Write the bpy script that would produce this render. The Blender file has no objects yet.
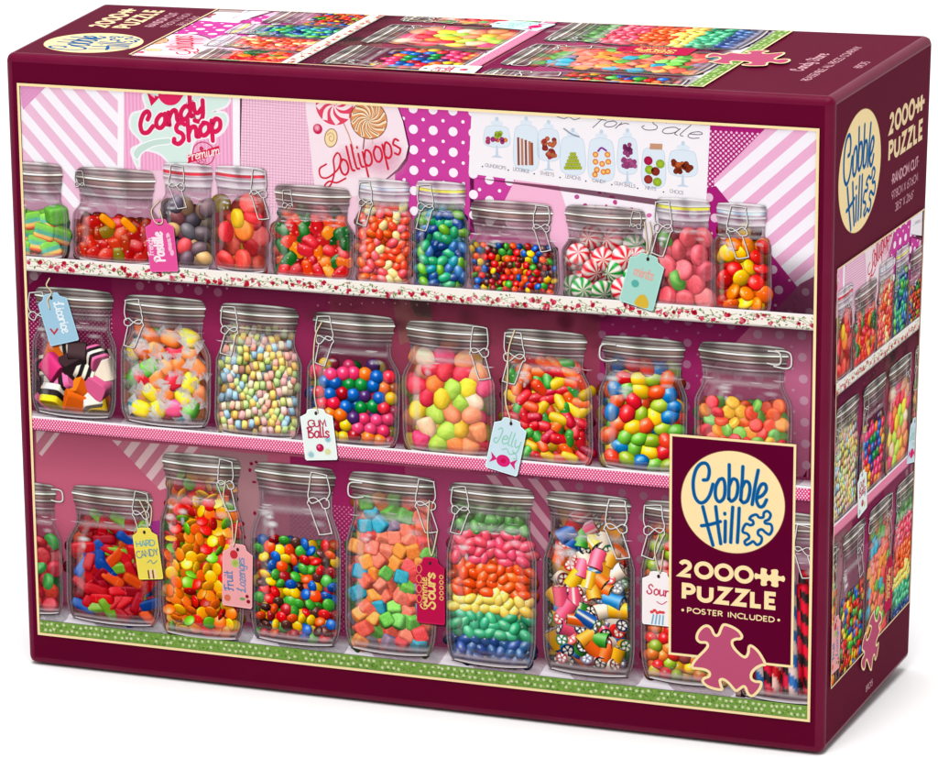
import bpy, math, random
import numpy as np
from mathutils import Matrix, Vector
from mathutils.geometry import tessellate_polygon

# ------------------------------------------------------------------ camera
SC = bpy.context.scene
COL = SC.collection
FPX, CX, CY = 5506.293, -605.854, 921.781            # focal length and principal point in photo pixels
CAM = np.array([1032.497, -2089.381, 807.828])       # camera position in mm
yaw, pit, rol = 0.5839141, -0.3731873, -0.0846361
def frame():
    cy, sy, cp, sp = math.cos(yaw), math.sin(yaw), math.cos(pit), math.sin(pit)
    f = np.array([-sy*cp, cy*cp, sp]); r = np.array([cy, sy, 0.0]); u = np.cross(r, f)
    return math.cos(rol)*r+math.sin(rol)*u, -math.sin(rol)*r+math.cos(rol)*u, f
RR, UU, FF = frame()
cd = bpy.data.cameras.new('camera'); cam = bpy.data.objects.new('camera', cd); COL.objects.link(cam)
cd.sensor_width = 36; cd.sensor_fit = 'HORIZONTAL'; cd.lens = 36*FPX/938
cd.shift_x = (469-CX)/938; cd.shift_y = (CY-379)/938
cd.clip_start = 0.05; cd.clip_end = 200
M = Matrix(((RR[0], UU[0], -FF[0], CAM[0]*.001), (RR[1], UU[1], -FF[1], CAM[1]*.001), (RR[2], UU[2], -FF[2], CAM[2]*.001), (0, 0, 0, 1)))
cam.matrix_world = M
SC.camera = cam
# ------------------------------------------------------------------ world, lamps, exposure
w = bpy.data.worlds.new('World'); SC.world = w; w.use_nodes = True
bg = w.node_tree.nodes['Background']; bg.inputs[0].default_value = (1, 1, 1, 1); bg.inputs[1].default_value = 0.5
# white world with an added dimming to the right, to darken the side panel
_tc = w.node_tree.nodes.new('ShaderNodeTexCoord'); _sx = w.node_tree.nodes.new('ShaderNodeSeparateXYZ'); _rp = w.node_tree.nodes.new('ShaderNodeMapRange')
_rp.inputs['From Min'].default_value = 0.0; _rp.inputs['From Max'].default_value = 0.6; _rp.inputs['To Min'].default_value = 0.5; _rp.inputs['To Max'].default_value = 0.26
w.node_tree.links.new(_tc.outputs['Generated'], _sx.inputs[0]); w.node_tree.links.new(_sx.outputs['X'], _rp.inputs['Value']); 
_rb = w.node_tree.nodes.new('ShaderNodeMapRange'); _rb.inputs['From Min'].default_value = 0.1; _rb.inputs['From Max'].default_value = 0.6; _rb.inputs['To Min'].default_value = 0.0; _rb.inputs['To Max'].default_value = 0.6
_ad = w.node_tree.nodes.new('ShaderNodeMath'); _ad.operation = 'ADD'      # added world brightness behind the box, for top sheen and a whiter floor
w.node_tree.links.new(_sx.outputs['Y'], _rb.inputs['Value']); w.node_tree.links.new(_rb.outputs['Result'], _ad.inputs[0]); w.node_tree.links.new(_rp.outputs['Result'], _ad.inputs[1])
w.node_tree.links.new(_ad.outputs[0], bg.inputs[1])
def area(name, loc, target, size, power):
    l = bpy.data.lights.new(name, 'AREA'); l.shape = 'SQUARE'; l.size = size; l.energy = power
    o = bpy.data.objects.new(name, l); COL.objects.link(o); o.location = loc
    o.rotation_euler = (Vector(target)-Vector(loc)).to_track_quat('-Z', 'Y').to_euler()
    return o
area('softbox_lamp', (0.38, -2.1, 3.3), (0.2, 0.05, 0.1), 1.6, 60)
area('overhead_lamp', (0.34, -0.3, 4.0), (0.25, 0.0, 0.1), 2.6, 170)
SC.view_settings.view_transform = 'Standard'; SC.view_settings.look = 'None'
SC.view_settings.exposure = -0.2; SC.view_settings.gamma = 1
SC.cycles.transparent_max_bounces = 32
SC.cycles.max_bounces = 6
INK = 0.86                                            # reflectance of the whitest ink

# ------------------------------------------------------------------ photo pixel -> place on the box (mm)
H = 275.0
def hit(px, py, p, n):
    d = FF+RR*(px-CX)/FPX-UU*(py-CY)/FPX
    n = np.array(n, float); return CAM+((np.array(p, float)-CAM)@n)/(d@n)*d
def P(px, py):
    h = hit(px, py, (0, 0, 0), (0, 1, 0)); return (h[0], h[2])
FRT = np.array([360., 0, H]); FRB = np.array([360., 0, 0]); FLT = np.array([0., 0, H]); FLB = np.array([0., 0, 0])
TRB = np.array([360., 128.7, 270.8]); BRB = np.array([360., 115.5, 4.4]); TLB = np.array([-6.8, 112.7, 271.3])
BLB = np.array([-2., 108., 3.])
NT = np.array([0., 4.16, 128.7]); NT /= np.linalg.norm(NT)
def PS(px, py): return hit(px, py, FRB, (1, 0, 0))
def PT(px, py): return hit(px, py, FRT, NT)
def bilinear(q, n, w0, h0):                            # q = corners at (0,0) (w,0) (w,h) (0,h)
    q = [np.asarray(a, float) for a in q]; n = np.asarray(n, float)
    def f(v):
        s = (v[:, 0]/w0)[:, None]; t = (v[:, 1]/h0)[:, None]
        return (q[0]*(1-s)*(1-t)+q[1]*s*(1-t)+q[2]*s*t+q[3]*(1-s)*t+n*v[:, 2:3]*1.6)*.001
    return f
def front_map(v): return np.stack([v[:, 0], -v[:, 2]*1.6, v[:, 1]], 1)*.001
side_map = bilinear((FRB, BRB, TRB, FRT), (1, 0, 0), 118, 275)
top_map = bilinear((FRT, TRB, TLB, FLT), NT, 118, 360)

# ------------------------------------------------------------------ materials
def lin(c):
    c = np.clip(np.asarray(c, float)/255., 0, 1)
    return np.where(c <= .04045, c/12.92, ((c+.055)/1.055)**2.4)
def paper_bump(nt, bs, strength=.05):
    tc = nt.nodes.new('ShaderNodeTexCoord'); nz = nt.nodes.new('ShaderNodeTexNoise'); nz.inputs['Scale'].default_value = 900
    nz.inputs['Detail'].default_value = 3
    bp = nt.nodes.new('ShaderNodeBump'); bp.inputs['Strength'].default_value = strength; bp.inputs['Distance'].default_value = .0003
    nt.links.new(tc.outputs['Object'], nz.inputs['Vector']); nt.links.new(nz.outputs['Fac'], bp.inputs['Height'])
    nt.links.new(bp.outputs['Normal'], bs.inputs['Normal'])
def mat_ink(alpha):
    m = bpy.data.materials.new('printed_ink_glaze' if alpha else 'printed_ink'); m.use_nodes = True
    nt = m.node_tree; bs = nt.nodes['Principled BSDF']; bs.inputs['Roughness'].default_value = .42
    bs.inputs['IOR'].default_value = 1.03
    at = nt.nodes.new('ShaderNodeAttribute'); at.attribute_name = 'ink'
    nt.links.new(at.outputs['Color'], bs.inputs['Base Color'])
    if alpha: nt.links.new(at.outputs['Alpha'], bs.inputs['Alpha'])
    return m
INKM, GLAZE = mat_ink(False), mat_ink(True)
def mat_card():
    m = bpy.data.materials.new('maroon_card'); m.use_nodes = True; nt = m.node_tree; bs = nt.nodes['Principled BSDF']
    bs.inputs['Roughness'].default_value = .34; bs.inputs['IOR'].default_value = 1.03
    nz = nt.nodes.new('ShaderNodeTexNoise'); nz.inputs['Scale'].default_value = 14; nz.inputs['Detail'].default_value = 5
    tc = nt.nodes.new('ShaderNodeTexCoord'); rp = nt.nodes.new('ShaderNodeValToRGB')
    rp.color_ramp.elements[0].position = .3; rp.color_ramp.elements[1].position = .7
    a, b = lin((88, 7, 38)), lin((93, 9, 41))
    rp.color_ramp.elements[0].color = (*a, 1); rp.color_ramp.elements[1].color = (*b, 1)
    nt.links.new(tc.outputs['Object'], nz.inputs['Vector']); nt.links.new(nz.outputs['Fac'], rp.inputs['Fac'])
    nt.links.new(rp.outputs['Color'], bs.inputs['Base Color'])
    paper_bump(nt, bs)
    return m
CARD = mat_card()
def mat_fold():                                       # the card where it is folded: edge highlight put into a paler base colour; also glossier
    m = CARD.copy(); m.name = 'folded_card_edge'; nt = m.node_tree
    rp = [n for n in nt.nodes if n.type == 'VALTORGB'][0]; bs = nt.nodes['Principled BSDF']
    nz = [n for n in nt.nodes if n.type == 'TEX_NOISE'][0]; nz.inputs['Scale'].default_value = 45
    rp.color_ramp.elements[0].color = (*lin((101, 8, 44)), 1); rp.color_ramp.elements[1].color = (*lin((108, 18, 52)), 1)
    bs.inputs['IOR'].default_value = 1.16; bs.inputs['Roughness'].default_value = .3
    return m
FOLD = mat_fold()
def mat_floor():
    m = bpy.data.materials.new('white_sweep_paper'); m.use_nodes = True; nt = m.node_tree; bs = nt.nodes['Principled BSDF']
    bs.inputs['Roughness'].default_value = .8; bs.inputs['Specular IOR Level'].default_value = .1
    nz = nt.nodes.new('ShaderNodeTexNoise'); nz.inputs['Scale'].default_value = 3
    rp = nt.nodes.new('ShaderNodeValToRGB'); rp.color_ramp.elements[0].color = (.93, .93, .93, 1); rp.color_ramp.elements[1].color = (.95, .95, .95, 1)
    nt.links.new(nz.outputs['Fac'], rp.inputs['Fac']); nt.links.new(rp.outputs['Color'], bs.inputs['Base Color'])
    return m

# ------------------------------------------------------------------ floor and carton
def mesh_obj(name, verts, faces, mats, parent=None):
    me = bpy.data.meshes.new(name); me.from_pydata([tuple(map(float, v)) for v in verts], [], faces); me.update()
    for mm in mats: me.materials.append(mm)
    o = bpy.data.objects.new(name, me); COL.objects.link(o); o.parent = parent
    return o
fl = mesh_obj('floor', [(-30, -30, -.0005), (30, -30, -.0005), (30, 40, -.0005), (-30, 40, -.0005)], [(0, 1, 2, 3)], [mat_floor()])
fl['kind'] = 'structure'
box = bpy.data.objects.new('puzzle_box', None); COL.objects.link(box)
box['label'] = 'maroon jigsaw puzzle box showing candy jars on pink shelves, standing on white'
box['category'] = 'puzzle box'
import bmesh
bm = bmesh.new()
vs = [bm.verts.new(tuple(p*.001)) for p in (FLB, FRB, BRB, BLB, FLT, FRT, TRB, TLB)]
for f in ((0, 3, 2, 1), (4, 5, 6, 7), (0, 1, 5, 4), (1, 2, 6, 5), (2, 3, 7, 6), (3, 0, 4, 7)): bm.faces.new([vs[i] for i in f])
bmesh.ops.bevel(bm, geom=list(bm.edges), offset=.0034, segments=6, profile=.5, affect='EDGES')
me = bpy.data.meshes.new('carton'); bm.to_mesh(me); bm.free(); me.materials.append(CARD)
for p in me.polygons: p.use_smooth = p.area < 4e-4
carton = bpy.data.objects.new('carton', me); COL.objects.link(carton); carton.parent = box
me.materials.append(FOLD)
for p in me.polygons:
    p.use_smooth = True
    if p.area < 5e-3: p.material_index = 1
wn = carton.modifiers.new('weighted', 'WEIGHTED_NORMAL'); wn.keep_sharp = True

# ------------------------------------------------------------------ the printer: flat inked shapes, tessellated
class Art:
    def __init__(s, name='', label=None):
        s.name, s.label = name, label; s.v, s.c, s.t, s.g = [], [], [], []; s.n = 0; s.k = 0; s.q = {}
    def nd(s, d):                                      # every new shape lies a hair above the last
        q = round(d, 4); s.k = s.q.get(q, 0)+1; s.q[q] = s.k; return d+(s.k % 60)*.00003
    def add(s, v, c, t, glaze=False):
        v = np.asarray(v, float); c = np.asarray(c, float); t = np.asarray(t, int)
        if len(t) == 0: return
        if c.ndim == 1: c = np.repeat(c[None], len(v), 0)
        if c.shape[1] == 3: c = np.concatenate([c, np.full((len(c), 1), 1.)], 1)
        s.v.append(v); s.c.append(c); s.t.append(t+s.n); s.g.append(np.full(len(t), glaze)); s.n += len(v)
    def data(s):
        return np.concatenate(s.v), np.concatenate(s.c), np.concatenate(s.t), np.concatenate(s.g)
def emit(art, fmap, parent, crop=None, origin=(0, 0), name=None):
    if not art.v: return None
    v, c, t, g = art.data()
    if crop:
        x0, x1, z0, z1 = crop
        tv = v[t]; out = ((tv[:, :, 0] <= x0).all(1) | (tv[:, :, 0] >= x1).all(1) | (tv[:, :, 1] <= z0).all(1) | (tv[:, :, 1] >= z1).all(1))
        t, g = t[~out], g[~out]
        if len(t) == 0: return None
        used = np.unique(t); rm = np.zeros(len(v), int); rm[used] = np.arange(len(used)); v, c, t = v[used].copy(), c[used], rm[t]
        v[:, 0] = np.clip(v[:, 0], x0, x1)-x0; v[:, 1] = np.clip(v[:, 1], z0, z1)-z0
    a, b = v[t[:, 1]]-v[t[:, 0]], v[t[:, 2]]-v[t[:, 0]]
    ar = a[:, 0]*b[:, 1]-a[:, 1]*b[:, 0]
    ok = abs(ar) > 1e-7; t, g, ar = t[ok], g[ok], ar[ok]
    if len(t) == 0: return None
    fl = ar < 0; t[fl] = t[fl][:, ::-1]
    w3 = fmap(v)
    me = bpy.data.meshes.new(name or art.name)
    me.vertices.add(len(w3)); me.vertices.foreach_set('co', w3.astype(np.float32).ravel())
    me.loops.add(len(t)*3); me.loops.foreach_set('vertex_index', t.astype(np.int32).ravel())
    me.polygons.add(len(t)); me.polygons.foreach_set('loop_start', np.arange(0, len(t)*3, 3, dtype=np.int32))
    me.polygons.foreach_set('material_index', g.astype(np.int32))
    me.update(calc_edges=True)
    at = me.color_attributes.new('ink', 'FLOAT_COLOR', 'POINT')
    cc = c.copy(); cc[:, :3] = lin(cc[:, :3])*INK
    at.data.foreach_set('color', cc.astype(np.float32).ravel())
    me.materials.append(INKM); me.materials.append(GLAZE)
    o = bpy.data.objects.new(name or art.name, me); COL.objects.link(o); o.parent = parent
    if art.label: o['label'] = art.label
    return o
def tess(pts): return tessellate_polygon([[Vector((p[0], p[1], 0)) for p in pts]])
def poly(A, pts, col, d, alpha=1.0, grad=None):
    v = np.array([(p[0], p[1], A.nd(0)*0+d) for p in pts], float); v[:, 2] = A.nd(d)
    c = np.array([list(grad(p)) if grad else list(col) for p in pts], float)
    if c.shape[1] == 3: c = np.concatenate([c, np.full((len(c), 1), alpha)], 1)
    A.add(v, c, tess(pts), glaze=bool((c[:, 3] < 1).any()))
def disc(A, cx, cz, rx, rz, col, d, ang=0, n=22, rim=None, a0=1., a1=1.):
    th = np.linspace(0, 2*np.pi, n, endpoint=False); ca, sa = math.cos(ang), math.sin(ang)
    x, z = rx*np.cos(th), rz*np.sin(th)
    v = np.zeros((n+1, 3)); v[1:, 0] = cx+x*ca-z*sa; v[1:, 1] = cz+x*sa+z*ca; v[0, :2] = cx, cz; v[:, 2] = A.nd(d)
    c = np.zeros((n+1, 4)); c[0, :3] = col; c[1:, :3] = rim if rim is not None else col; c[0, 3] = a0; c[1:, 3] = a1
    i = np.arange(n); A.add(v, c, np.stack([np.zeros(n, int), 1+i, 1+(i+1) % n], 1), glaze=(a0 < 1 or a1 < 1))
def catmull(pts, closed=False, n=6):
    p = np.array(pts, float)
    if closed: p = np.concatenate([p[-1:], p, p[:2]])
    else: p = np.concatenate([2*p[:1]-p[1:2], p, 2*p[-1:]-p[-2:-1]])
    out = []
    for i in range(1, len(p)-2):
        for k in range(n):
            t = k/n
            out.append(.5*(2*p[i]+(p[i+1]-p[i-1])*t+(2*p[i-1]-5*p[i]+4*p[i+1]-p[i+2])*t*t+(3*p[i]-p[i-1]-3*p[i+1]+p[i+2])*t**3))
    if not closed: out.append(p[-2])
    return np.array(out)
def stroke(A, pts, wd, col, d, smooth=True, closed=False, caps=True, alpha=1., taper=None, n=6, col2=None):
    p = catmull(pts, closed, n) if smooth and len(pts) > 2 else np.array(pts, float)
    keep = np.ones(len(p), bool)
    keep[1:] = np.linalg.norm(np.diff(p, axis=0), axis=1) > 1e-5; p = p[keep]
    m = len(p)
    if m < 2: return
    if closed:
        tp, tn = p-np.roll(p, 1, 0), np.roll(p, -1, 0)-p
    else:
        dd = np.diff(p, axis=0); tp = np.concatenate([dd[:1], dd]); tn = np.concatenate([dd, dd[-1:]])
    tp = tp/np.linalg.norm(tp, axis=1)[:, None]; tn = tn/np.linalg.norm(tn, axis=1)[:, None]
    n1 = np.stack([-tp[:, 1], tp[:, 0]], 1); n2 = np.stack([-tn[:, 1], tn[:, 0]], 1)
    nn = n1+n2; ln = np.linalg.norm(nn, axis=1)[:, None]; nn = nn/np.maximum(ln, 1e-6)
    k = 1/np.maximum((nn*n1).sum(1), .45)
    h = wd/2*np.ones(m)
    if taper: h = h*np.array([taper(i/(m-1)) for i in range(m)])
    off = nn*(k*h)[:, None]
    dz = A.nd(d)+np.linspace(0, .0012, m)
    L = np.column_stack([p+off, dz]); R_ = np.column_stack([p-off, dz])
    v = np.concatenate([L, R_]); i = np.arange(m if closed else m-1); j = (i+1) % m
    t = np.concatenate([np.stack([i, j, m+j], 1), np.stack([i, m+j, m+i], 1)])
    if col2 is not None:
        f = np.linspace(0, 1, m)[:, None]; cc = np.array(col)*(1-f)+np.array(col2)*f; cc = np.concatenate([cc, cc])
    else: cc = np.repeat(np.array(col, float)[None], 2*m, 0)
    cc = np.concatenate([cc, np.full((2*m, 1), alpha)], 1)
    A.add(v, cc, t, glaze=alpha < 1)
    if caps and not closed:
        for e, tt, hh in ((0, -tp[0], h[0]), (m-1, tn[-1], h[-1])):
            a0 = math.atan2(tt[1], tt[0]); th = np.linspace(a0-np.pi/2, a0+np.pi/2, 7)
            v = np.zeros((8, 3)); v[0, :2] = p[e]; v[1:, 0] = p[e, 0]+hh*np.cos(th); v[1:, 1] = p[e, 1]+hh*np.sin(th); v[:, 2] = dz[e]
            q = np.arange(1, 7); A.add(v, np.array(list(cc[e])), np.stack([np.zeros(6, int), q, q+1], 1), glaze=alpha < 1)
def clip(sub, clp):
    def area2(p): return sum(p[i][0]*p[(i+1) % len(p)][1]-p[(i+1) % len(p)][0]*p[i][1] for i in range(len(p)))
    if area2(clp) < 0: clp = clp[::-1]
    out = list(sub)
    for i in range(len(clp)):
        a, b = clp[i], clp[(i+1) % len(clp)]; inp, out = out, []
        f = lambda p: (b[0]-a[0])*(p[1]-a[1])-(b[1]-a[1])*(p[0]-a[0])
        for j in range(len(inp)):
            p, q = inp[j], inp[(j+1) % len(inp)]; fp, fq = f(p), f(q)
            if fp >= 0: out.append(p)
            if (fp >= 0) != (fq >= 0):
                s = fp/(fp-fq); out.append((p[0]+(q[0]-p[0])*s, p[1]+(q[1]-p[1])*s))
        if len(out) < 3: return []
    return out
def inside(pt, pg):
    x, y = pt; r = False
    for i in range(len(pg)):
        (x1, y1), (x2, y2) = pg[i], pg[i-1]
        if (y1 > y) != (y2 > y) and x < (x2-x1)*(y-y1)/(y2-y1)+x1: r = not r
    return r
def stripes(A, pg, ang, pitch, wd, col, d, alpha=1.):
    c, s = math.cos(ang), math.sin(ang); xs = [p[0] for p in pg]; zs = [p[1] for p in pg]
    ox, oz = sum(xs)/len(xs), sum(zs)/len(zs); R_ = max(max(xs)-min(xs), max(zs)-min(zs))
    k = -R_
    while k < R_:
        q = [(ox+a*c-b*s, oz+a*s+b*c) for a, b in ((-R_*1.5, k), (R_*1.5, k), (R_*1.5, k+wd), (-R_*1.5, k+wd))]
        r = clip(q, pg)
        if len(r) > 2: poly(A, r, col, d, alpha)
        k += pitch
def dots(A, pg, pitch, r, col, d, ang=0, stagger=True, n=10, alpha=1., r2=None):
    c, s = math.cos(ang), math.sin(ang); xs = [p[0] for p in pg]; zs = [p[1] for p in pg]
    ox, oz = min(xs), min(zs); N = int(max(max(xs)-ox, max(zs)-oz)/pitch*1.5)+2
    for i in range(-N, N):
        for j in range(-N, N):
            a, b = (i+(.5 if stagger and j % 2 else 0))*pitch, j*pitch*(.5 if stagger else 1)
            x, z = ox+a*c-b*s, oz+a*s+b*c
            if inside((x, z), pg): disc(A, x, z, r, r, col, d, n=n, a0=alpha, a1=alpha)
            if r2 and inside((x+pitch/2, z+pitch/2), pg): disc(A, x+pitch/2, z+pitch/2, r2, r2, col, d, n=8, a0=alpha, a1=alpha)
def PP(*a): return [P(a[i], a[i+1]) for i in range(0, len(a), 2)]
def blob(A, cx, cz, rx, rz, col, d, alpha):            # soft patch of printed shadow or light
    n = 20; th = np.linspace(0, 2*np.pi, n, endpoint=False); rs = (0, .35, .6, .8, 1.)
    al = (1, .8, .45, .17, 0); v = [(cx, cz, 0)]; c = [(*col, alpha)]; t = []
    for r, a in zip(rs[1:], al[1:]):
        for q in th: v.append((cx+rx*r*math.cos(q), cz+rz*r*math.sin(q), 0)); c.append((*col, alpha*a))
    for i in range(n):
        t.append((0, 1+i, 1+(i+1) % n))
        for k in range(len(rs)-2):
            a, b = 1+k*n+i, 1+k*n+(i+1) % n; t += [(a, a+n, b+n), (a, b+n, b)]
    v = np.array(v, float); v[:, 2] = A.nd(d); A.add(v, np.array(c, float), t, glaze=True)

# ------------------------------------------------------------------ lettering: single-line letter skeletons
def arc(cx, cy, rx, ry, a0, a1, n=10):
    return [(cx+rx*math.cos(math.radians(a0+(a1-a0)*i/n)), cy+ry*math.sin(math.radians(a0+(a1-a0)*i/n))) for i in range(n+1)]
CAPS = {
 'A': (.8, [[(0, 0), (.36, 1), (.72, 0)], [(.14, .33), (.58, .33)]]),
 'B': (.62, [[(0, 0), (0, 1), (.25, 1)]+arc(.25, .76, .24, .24, 90, -90)+[(0, .52)], [(.2, .52)]+arc(.27, .26, .27, .26, 90, -90)+[(0, 0)]]),
 'C': (.82, [arc(.48, .5, .48, .5, 48, 312, 16)]),
 'D': (.82, [[(0, 0), (0, 1), (.2, 1)]+arc(.22, .5, .5, .5, 90, -90, 12)+[(0, 0)]]),
 'E': (.58, [[(.48, 1), (0, 1), (0, 0), (.48, 0)], [(0, .5), (.42, .5)]]),
 'F': (.54, [[(.46, 1), (0, 1), (0, 0)], [(0, .5), (.4, .5)]]),
 'G': (.9, [arc(.5, .5, .5, .5, 48, 340, 16)+[(.97, .48), (.58, .48)]]),
 'H': (.78, [[(0, 0), (0, 1)], [(.66, 0), (.66, 1)], [(0, .5), (.66, .5)]]),
 'I': (.16, [[(0, 0), (0, 1)]]),
 'K': (.66, [[(0, 0), (0, 1)], [(.58, 1), (0, .45)], [(.12, .56), (.6, 0)]]),
 'L': (.56, [[(0, 1), (0, 0), (.46, 0)]]),
 'M': (.92, [[(0, 0), (.08, 1), (.42, .25), (.76, 1), (.84, 0)]]),
 'N': (.82, [[(0, 0), (0, 1), (.7, 0), (.7, 1)]]),
 'O': (1.04, [arc(.5, .5, .5, .5, 90, 456, 26)]),
 'P': (.62, [[(0, 0), (0, 1), (.25, 1)]+arc(.25, .73, .27, .27, 90, -90, 8)+[(0, .46)]]),
 'R': (.66, [[(0, 0), (0, 1), (.25, 1)]+arc(.25, .74, .25, .26, 90, -90, 8)+[(0, .48)], [(.24, .48), (.56, 0)]]),
 'S': (.62, [arc(.26, .75, .24, .25, 35, 250, 10)+arc(.26, .26, .26, .26, 75, -150, 10)]),
 'T': (.66, [[(0, 1), (.6, 1)], [(.3, 1), (.3, 0)]]),
 'U': (.78, [[(0, 1), (0, .35)]+arc(.33, .33, .33, .33, 180, 360, 10)+[(.66, .35), (.66, 1)]]),
 'W': (1.1, [[(0, 1), (.25, 0), (.5, .9), (.75, 0), (1., 1)]]),
 'X': (.7, [[(0, 1), (.62, 0)], [(.62, 1), (0, 0)]]),
 'Y': (.7, [[(0, 1), (.33, .48), (.66, 1)], [(.33, .48), (.33, 0)]]),
 'Z': (.74, [[(.02, 1), (.62, 1), (0, 0), (.64, 0)]]),
 '0': (1.0, [arc(.48, .5, .47, .5, 90, 456, 26)]),
 '1': (.42, [[(0, .82), (.18, 1), (.18, 0)]]),
 '2': (.74, [arc(.3, .72, .28, .28, 165, -35, 12)+[(0, 0), (.64, 0)]]),
 '3': (.62, [arc(.26, .75, .24, .25, 150, -80, 8), arc(.26, .26, .27, .27, 80, -150, 8)]),
 '5': (.62, [[(.5, 1), (.12, 1), (.06, .56)]+arc(.26, .32, .28, .32, 110, -140, 10)]),
 '6': (.66, [[(.4, 1), (.08, .5)]+arc(.3, .3, .3, .3, 150, 500, 18)]),
 '7': (.6, [[(0, 1), (.55, 1), (.15, 0)]]),
 '8': (.64, [arc(.28, .76, .22, .24, -90, 270, 14), arc(.28, .27, .28, .27, 90, 450, 16)]),
 '9': (.66, [arc(.3, .7, .3, .3, 0, 360, 18)+[(.56, .55), (.25, 0)]]),
 '.': (.2, [[(0, 0), (0, .07)]]), '-': (.4, [[(0, .45), (.28, .45)]]), '*': (.34, [[(0, .47), (.14, .47)]]),
 '"': (.3, [[(0, 1), (0, .75)], [(.16, 1), (.16, .75)]]), '#': (.7, [[(.15, 0), (.25, 1)], [(.4, 0), (.5, 1)], [(0, .3), (.6, .3)], [(.04, .7), (.64, .7)]]),
 ' ': (.42, [])}
LOW = {
 'a': (.56, [[(.44, .5), (.26, .6), (.05, .4), (.06, .1), (.24, 0), (.42, .2), (.46, .56)], [(.46, .58), (.46, .12), (.58, .03)]]),
 'b': (.54, [[(.06, 1), (.06, .3), (.1, .05)], [(.06, .35), (.24, .6), (.44, .45), (.42, .12), (.22, 0), (.08, .1)]]),
 'c': (.46, [[(.4, .48), (.24, .6), (.06, .4), (.08, .1), (.24, 0), (.42, .1)]]),
 'd': (.58, [[(.44, .46), (.26, .6), (.05, .4), (.06, .1), (.24, 0), (.44, .2)], [(.48, 1.), (.46, .12), (.58, .03)]]),
 'e': (.48, [[(.06, .3), (.3, .36), (.4, .48), (.26, .6), (.07, .42), (.08, .1), (.26, 0), (.44, .12)]]),
 'f': (.4, [[(.44, .9), (.3, 1.), (.18, .8), (.16, -.25)], [(.0, .55), (.36, .55)]]),
 'g': (.54, [[(.42, .5), (.26, .6), (.05, .4), (.06, .12), (.24, .02), (.42, .2)], [(.46, .58), (.44, -.1), (.28, -.33), (.06, -.22)]]),
 'h': (.56, [[(.06, 1), (.05, 0)], [(.05, .3), (.2, .56), (.38, .55), (.42, .3), (.42, .08), (.54, .03)]]),
 'i': (.26, [[(.08, .58), (.08, .12), (.2, .03)], [(.1, .8), (.1, .84)]]),
 'l': (.26, [[(.08, 1), (.07, .15), (.2, .03)]]),
 'm': (.82, [[(.05, .58), (.05, 0)], [(.05, .3), (.18, .56), (.33, .52), (.35, 0)], [(.35, .3), (.5, .56), (.65, .52), (.68, .08), (.8, .03)]]),
 'n': (.56, [[(.05, .58), (.05, 0)], [(.05, .3), (.2, .56), (.38, .54), (.42, .08), (.54, .03)]]),
 'o': (.54, [[(.25, .6), (.06, .42), (.07, .12), (.24, 0), (.44, .15), (.44, .46), (.25, .6), (.2, .58)]]),
 'p': (.56, [[(.06, .58), (.05, -.38)], [(.06, .3), (.24, .6), (.44, .45), (.42, .12), (.22, 0), (.08, .1)]]),
 'r': (.42, [[(.05, .58), (.05, 0)], [(.05, .3), (.18, .54), (.36, .55)]]),
 's': (.44, [[(.36, .5), (.2, .6), (.06, .45), (.2, .32), (.36, .16), (.2, 0), (.03, .1)]]),
 't': (.36, [[(.14, .9), (.13, .12), (.28, .02)], [(.0, .58), (.3, .58)]]),
 'u': (.56, [[(.05, .58), (.06, .12), (.2, 0), (.4, .15)], [(.44, .58), (.44, .1), (.56, .03)]]),
 'y': (.54, [[(.05, .58), (.08, .2), (.22, .08), (.4, .25)], [(.46, .58), (.42, -.1), (.26, -.34), (.04, -.22)]]),
 'z': (.46, [[(.04, .56), (.38, .56), (.04, 0), (.4, 0)]]),
 'C': (.74, [[(.4, .6), (.5, .8), (.42, .98), (.22, .9), (.06, .5), (.12, .1), (.36, 0), (.62, .2)]]),
 'S': (.68, [[(.58, .82), (.4, 1), (.2, .85), (.22, .62), (.44, .42), (.48, .15), (.25, 0), (.04, .15), (.06, .3)]]),
 'L': (.72, [[(.04, .5), (.2, .6), (.42, .95), (.36, 1.02), (.26, .8), (.24, .2), (.1, .0), (.02, .1), (.2, .14), (.42, 0), (.66, .12)]]),
 'J': (.6, [[(.14, .82), (.3, 1.), (.46, .86), (.42, .3), (.3, -.12), (.08, -.1), (.04, .1), (.22, .22)]]),
 'F': (.6, [[(.05, .85), (.3, .95), (.66, .98)], [(.32, .95), (.22, .1), (.08, 0)], [(.12, .48), (.48, .54)]]),
 'G': (.76, [[(.6, .82), (.4, 1), (.08, .6), (.14, .1), (.4, 0), (.62, .4), (.36, .42)]]),
 'B': (.66, [[(.1, .98), (.08, 0)], [(.0, .9), (.35, 1), (.46, .75), (.12, .54), (.5, .42), (.54, .12), (.3, 0), (.05, .04)]]),
 'P': (.6, [[(.1, .98), (.08, -.02)], [(.0, .85), (.3, 1), (.52, .78), (.4, .5), (.12, .46)]]),
 ' ': (.4, [])}
def text(A, s, org, h, ang, wt, col, d, font=CAPS, slant=0., xs=1., align='c', track=0., alpha=1., halo=None):
    adv = sum(font[c][0]+track for c in s)-track
    x = {'c': -adv/2, 'l': 0, 'r': -adv}[align]; ca, sa = math.cos(ang), math.sin(ang)
    run = []
    for ch in s:
        a, sts = font[ch]
        for st in sts:
            run.append([(org[0]+((x+px+slant*py)*xs*ca-py*sa)*h, org[1]+((x+px+slant*py)*xs*sa+py*ca)*h) for px, py in st])
        x += a+track
    if halo:
        for q in run: stroke(A, q, wt+halo[1], halo[0], d, smooth=font is LOW, alpha=alpha)
    for q in run: stroke(A, q, wt, col, d+(.004 if halo else 0), smooth=font is LOW, caps=font is LOW or wt < .35, alpha=alpha)

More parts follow.
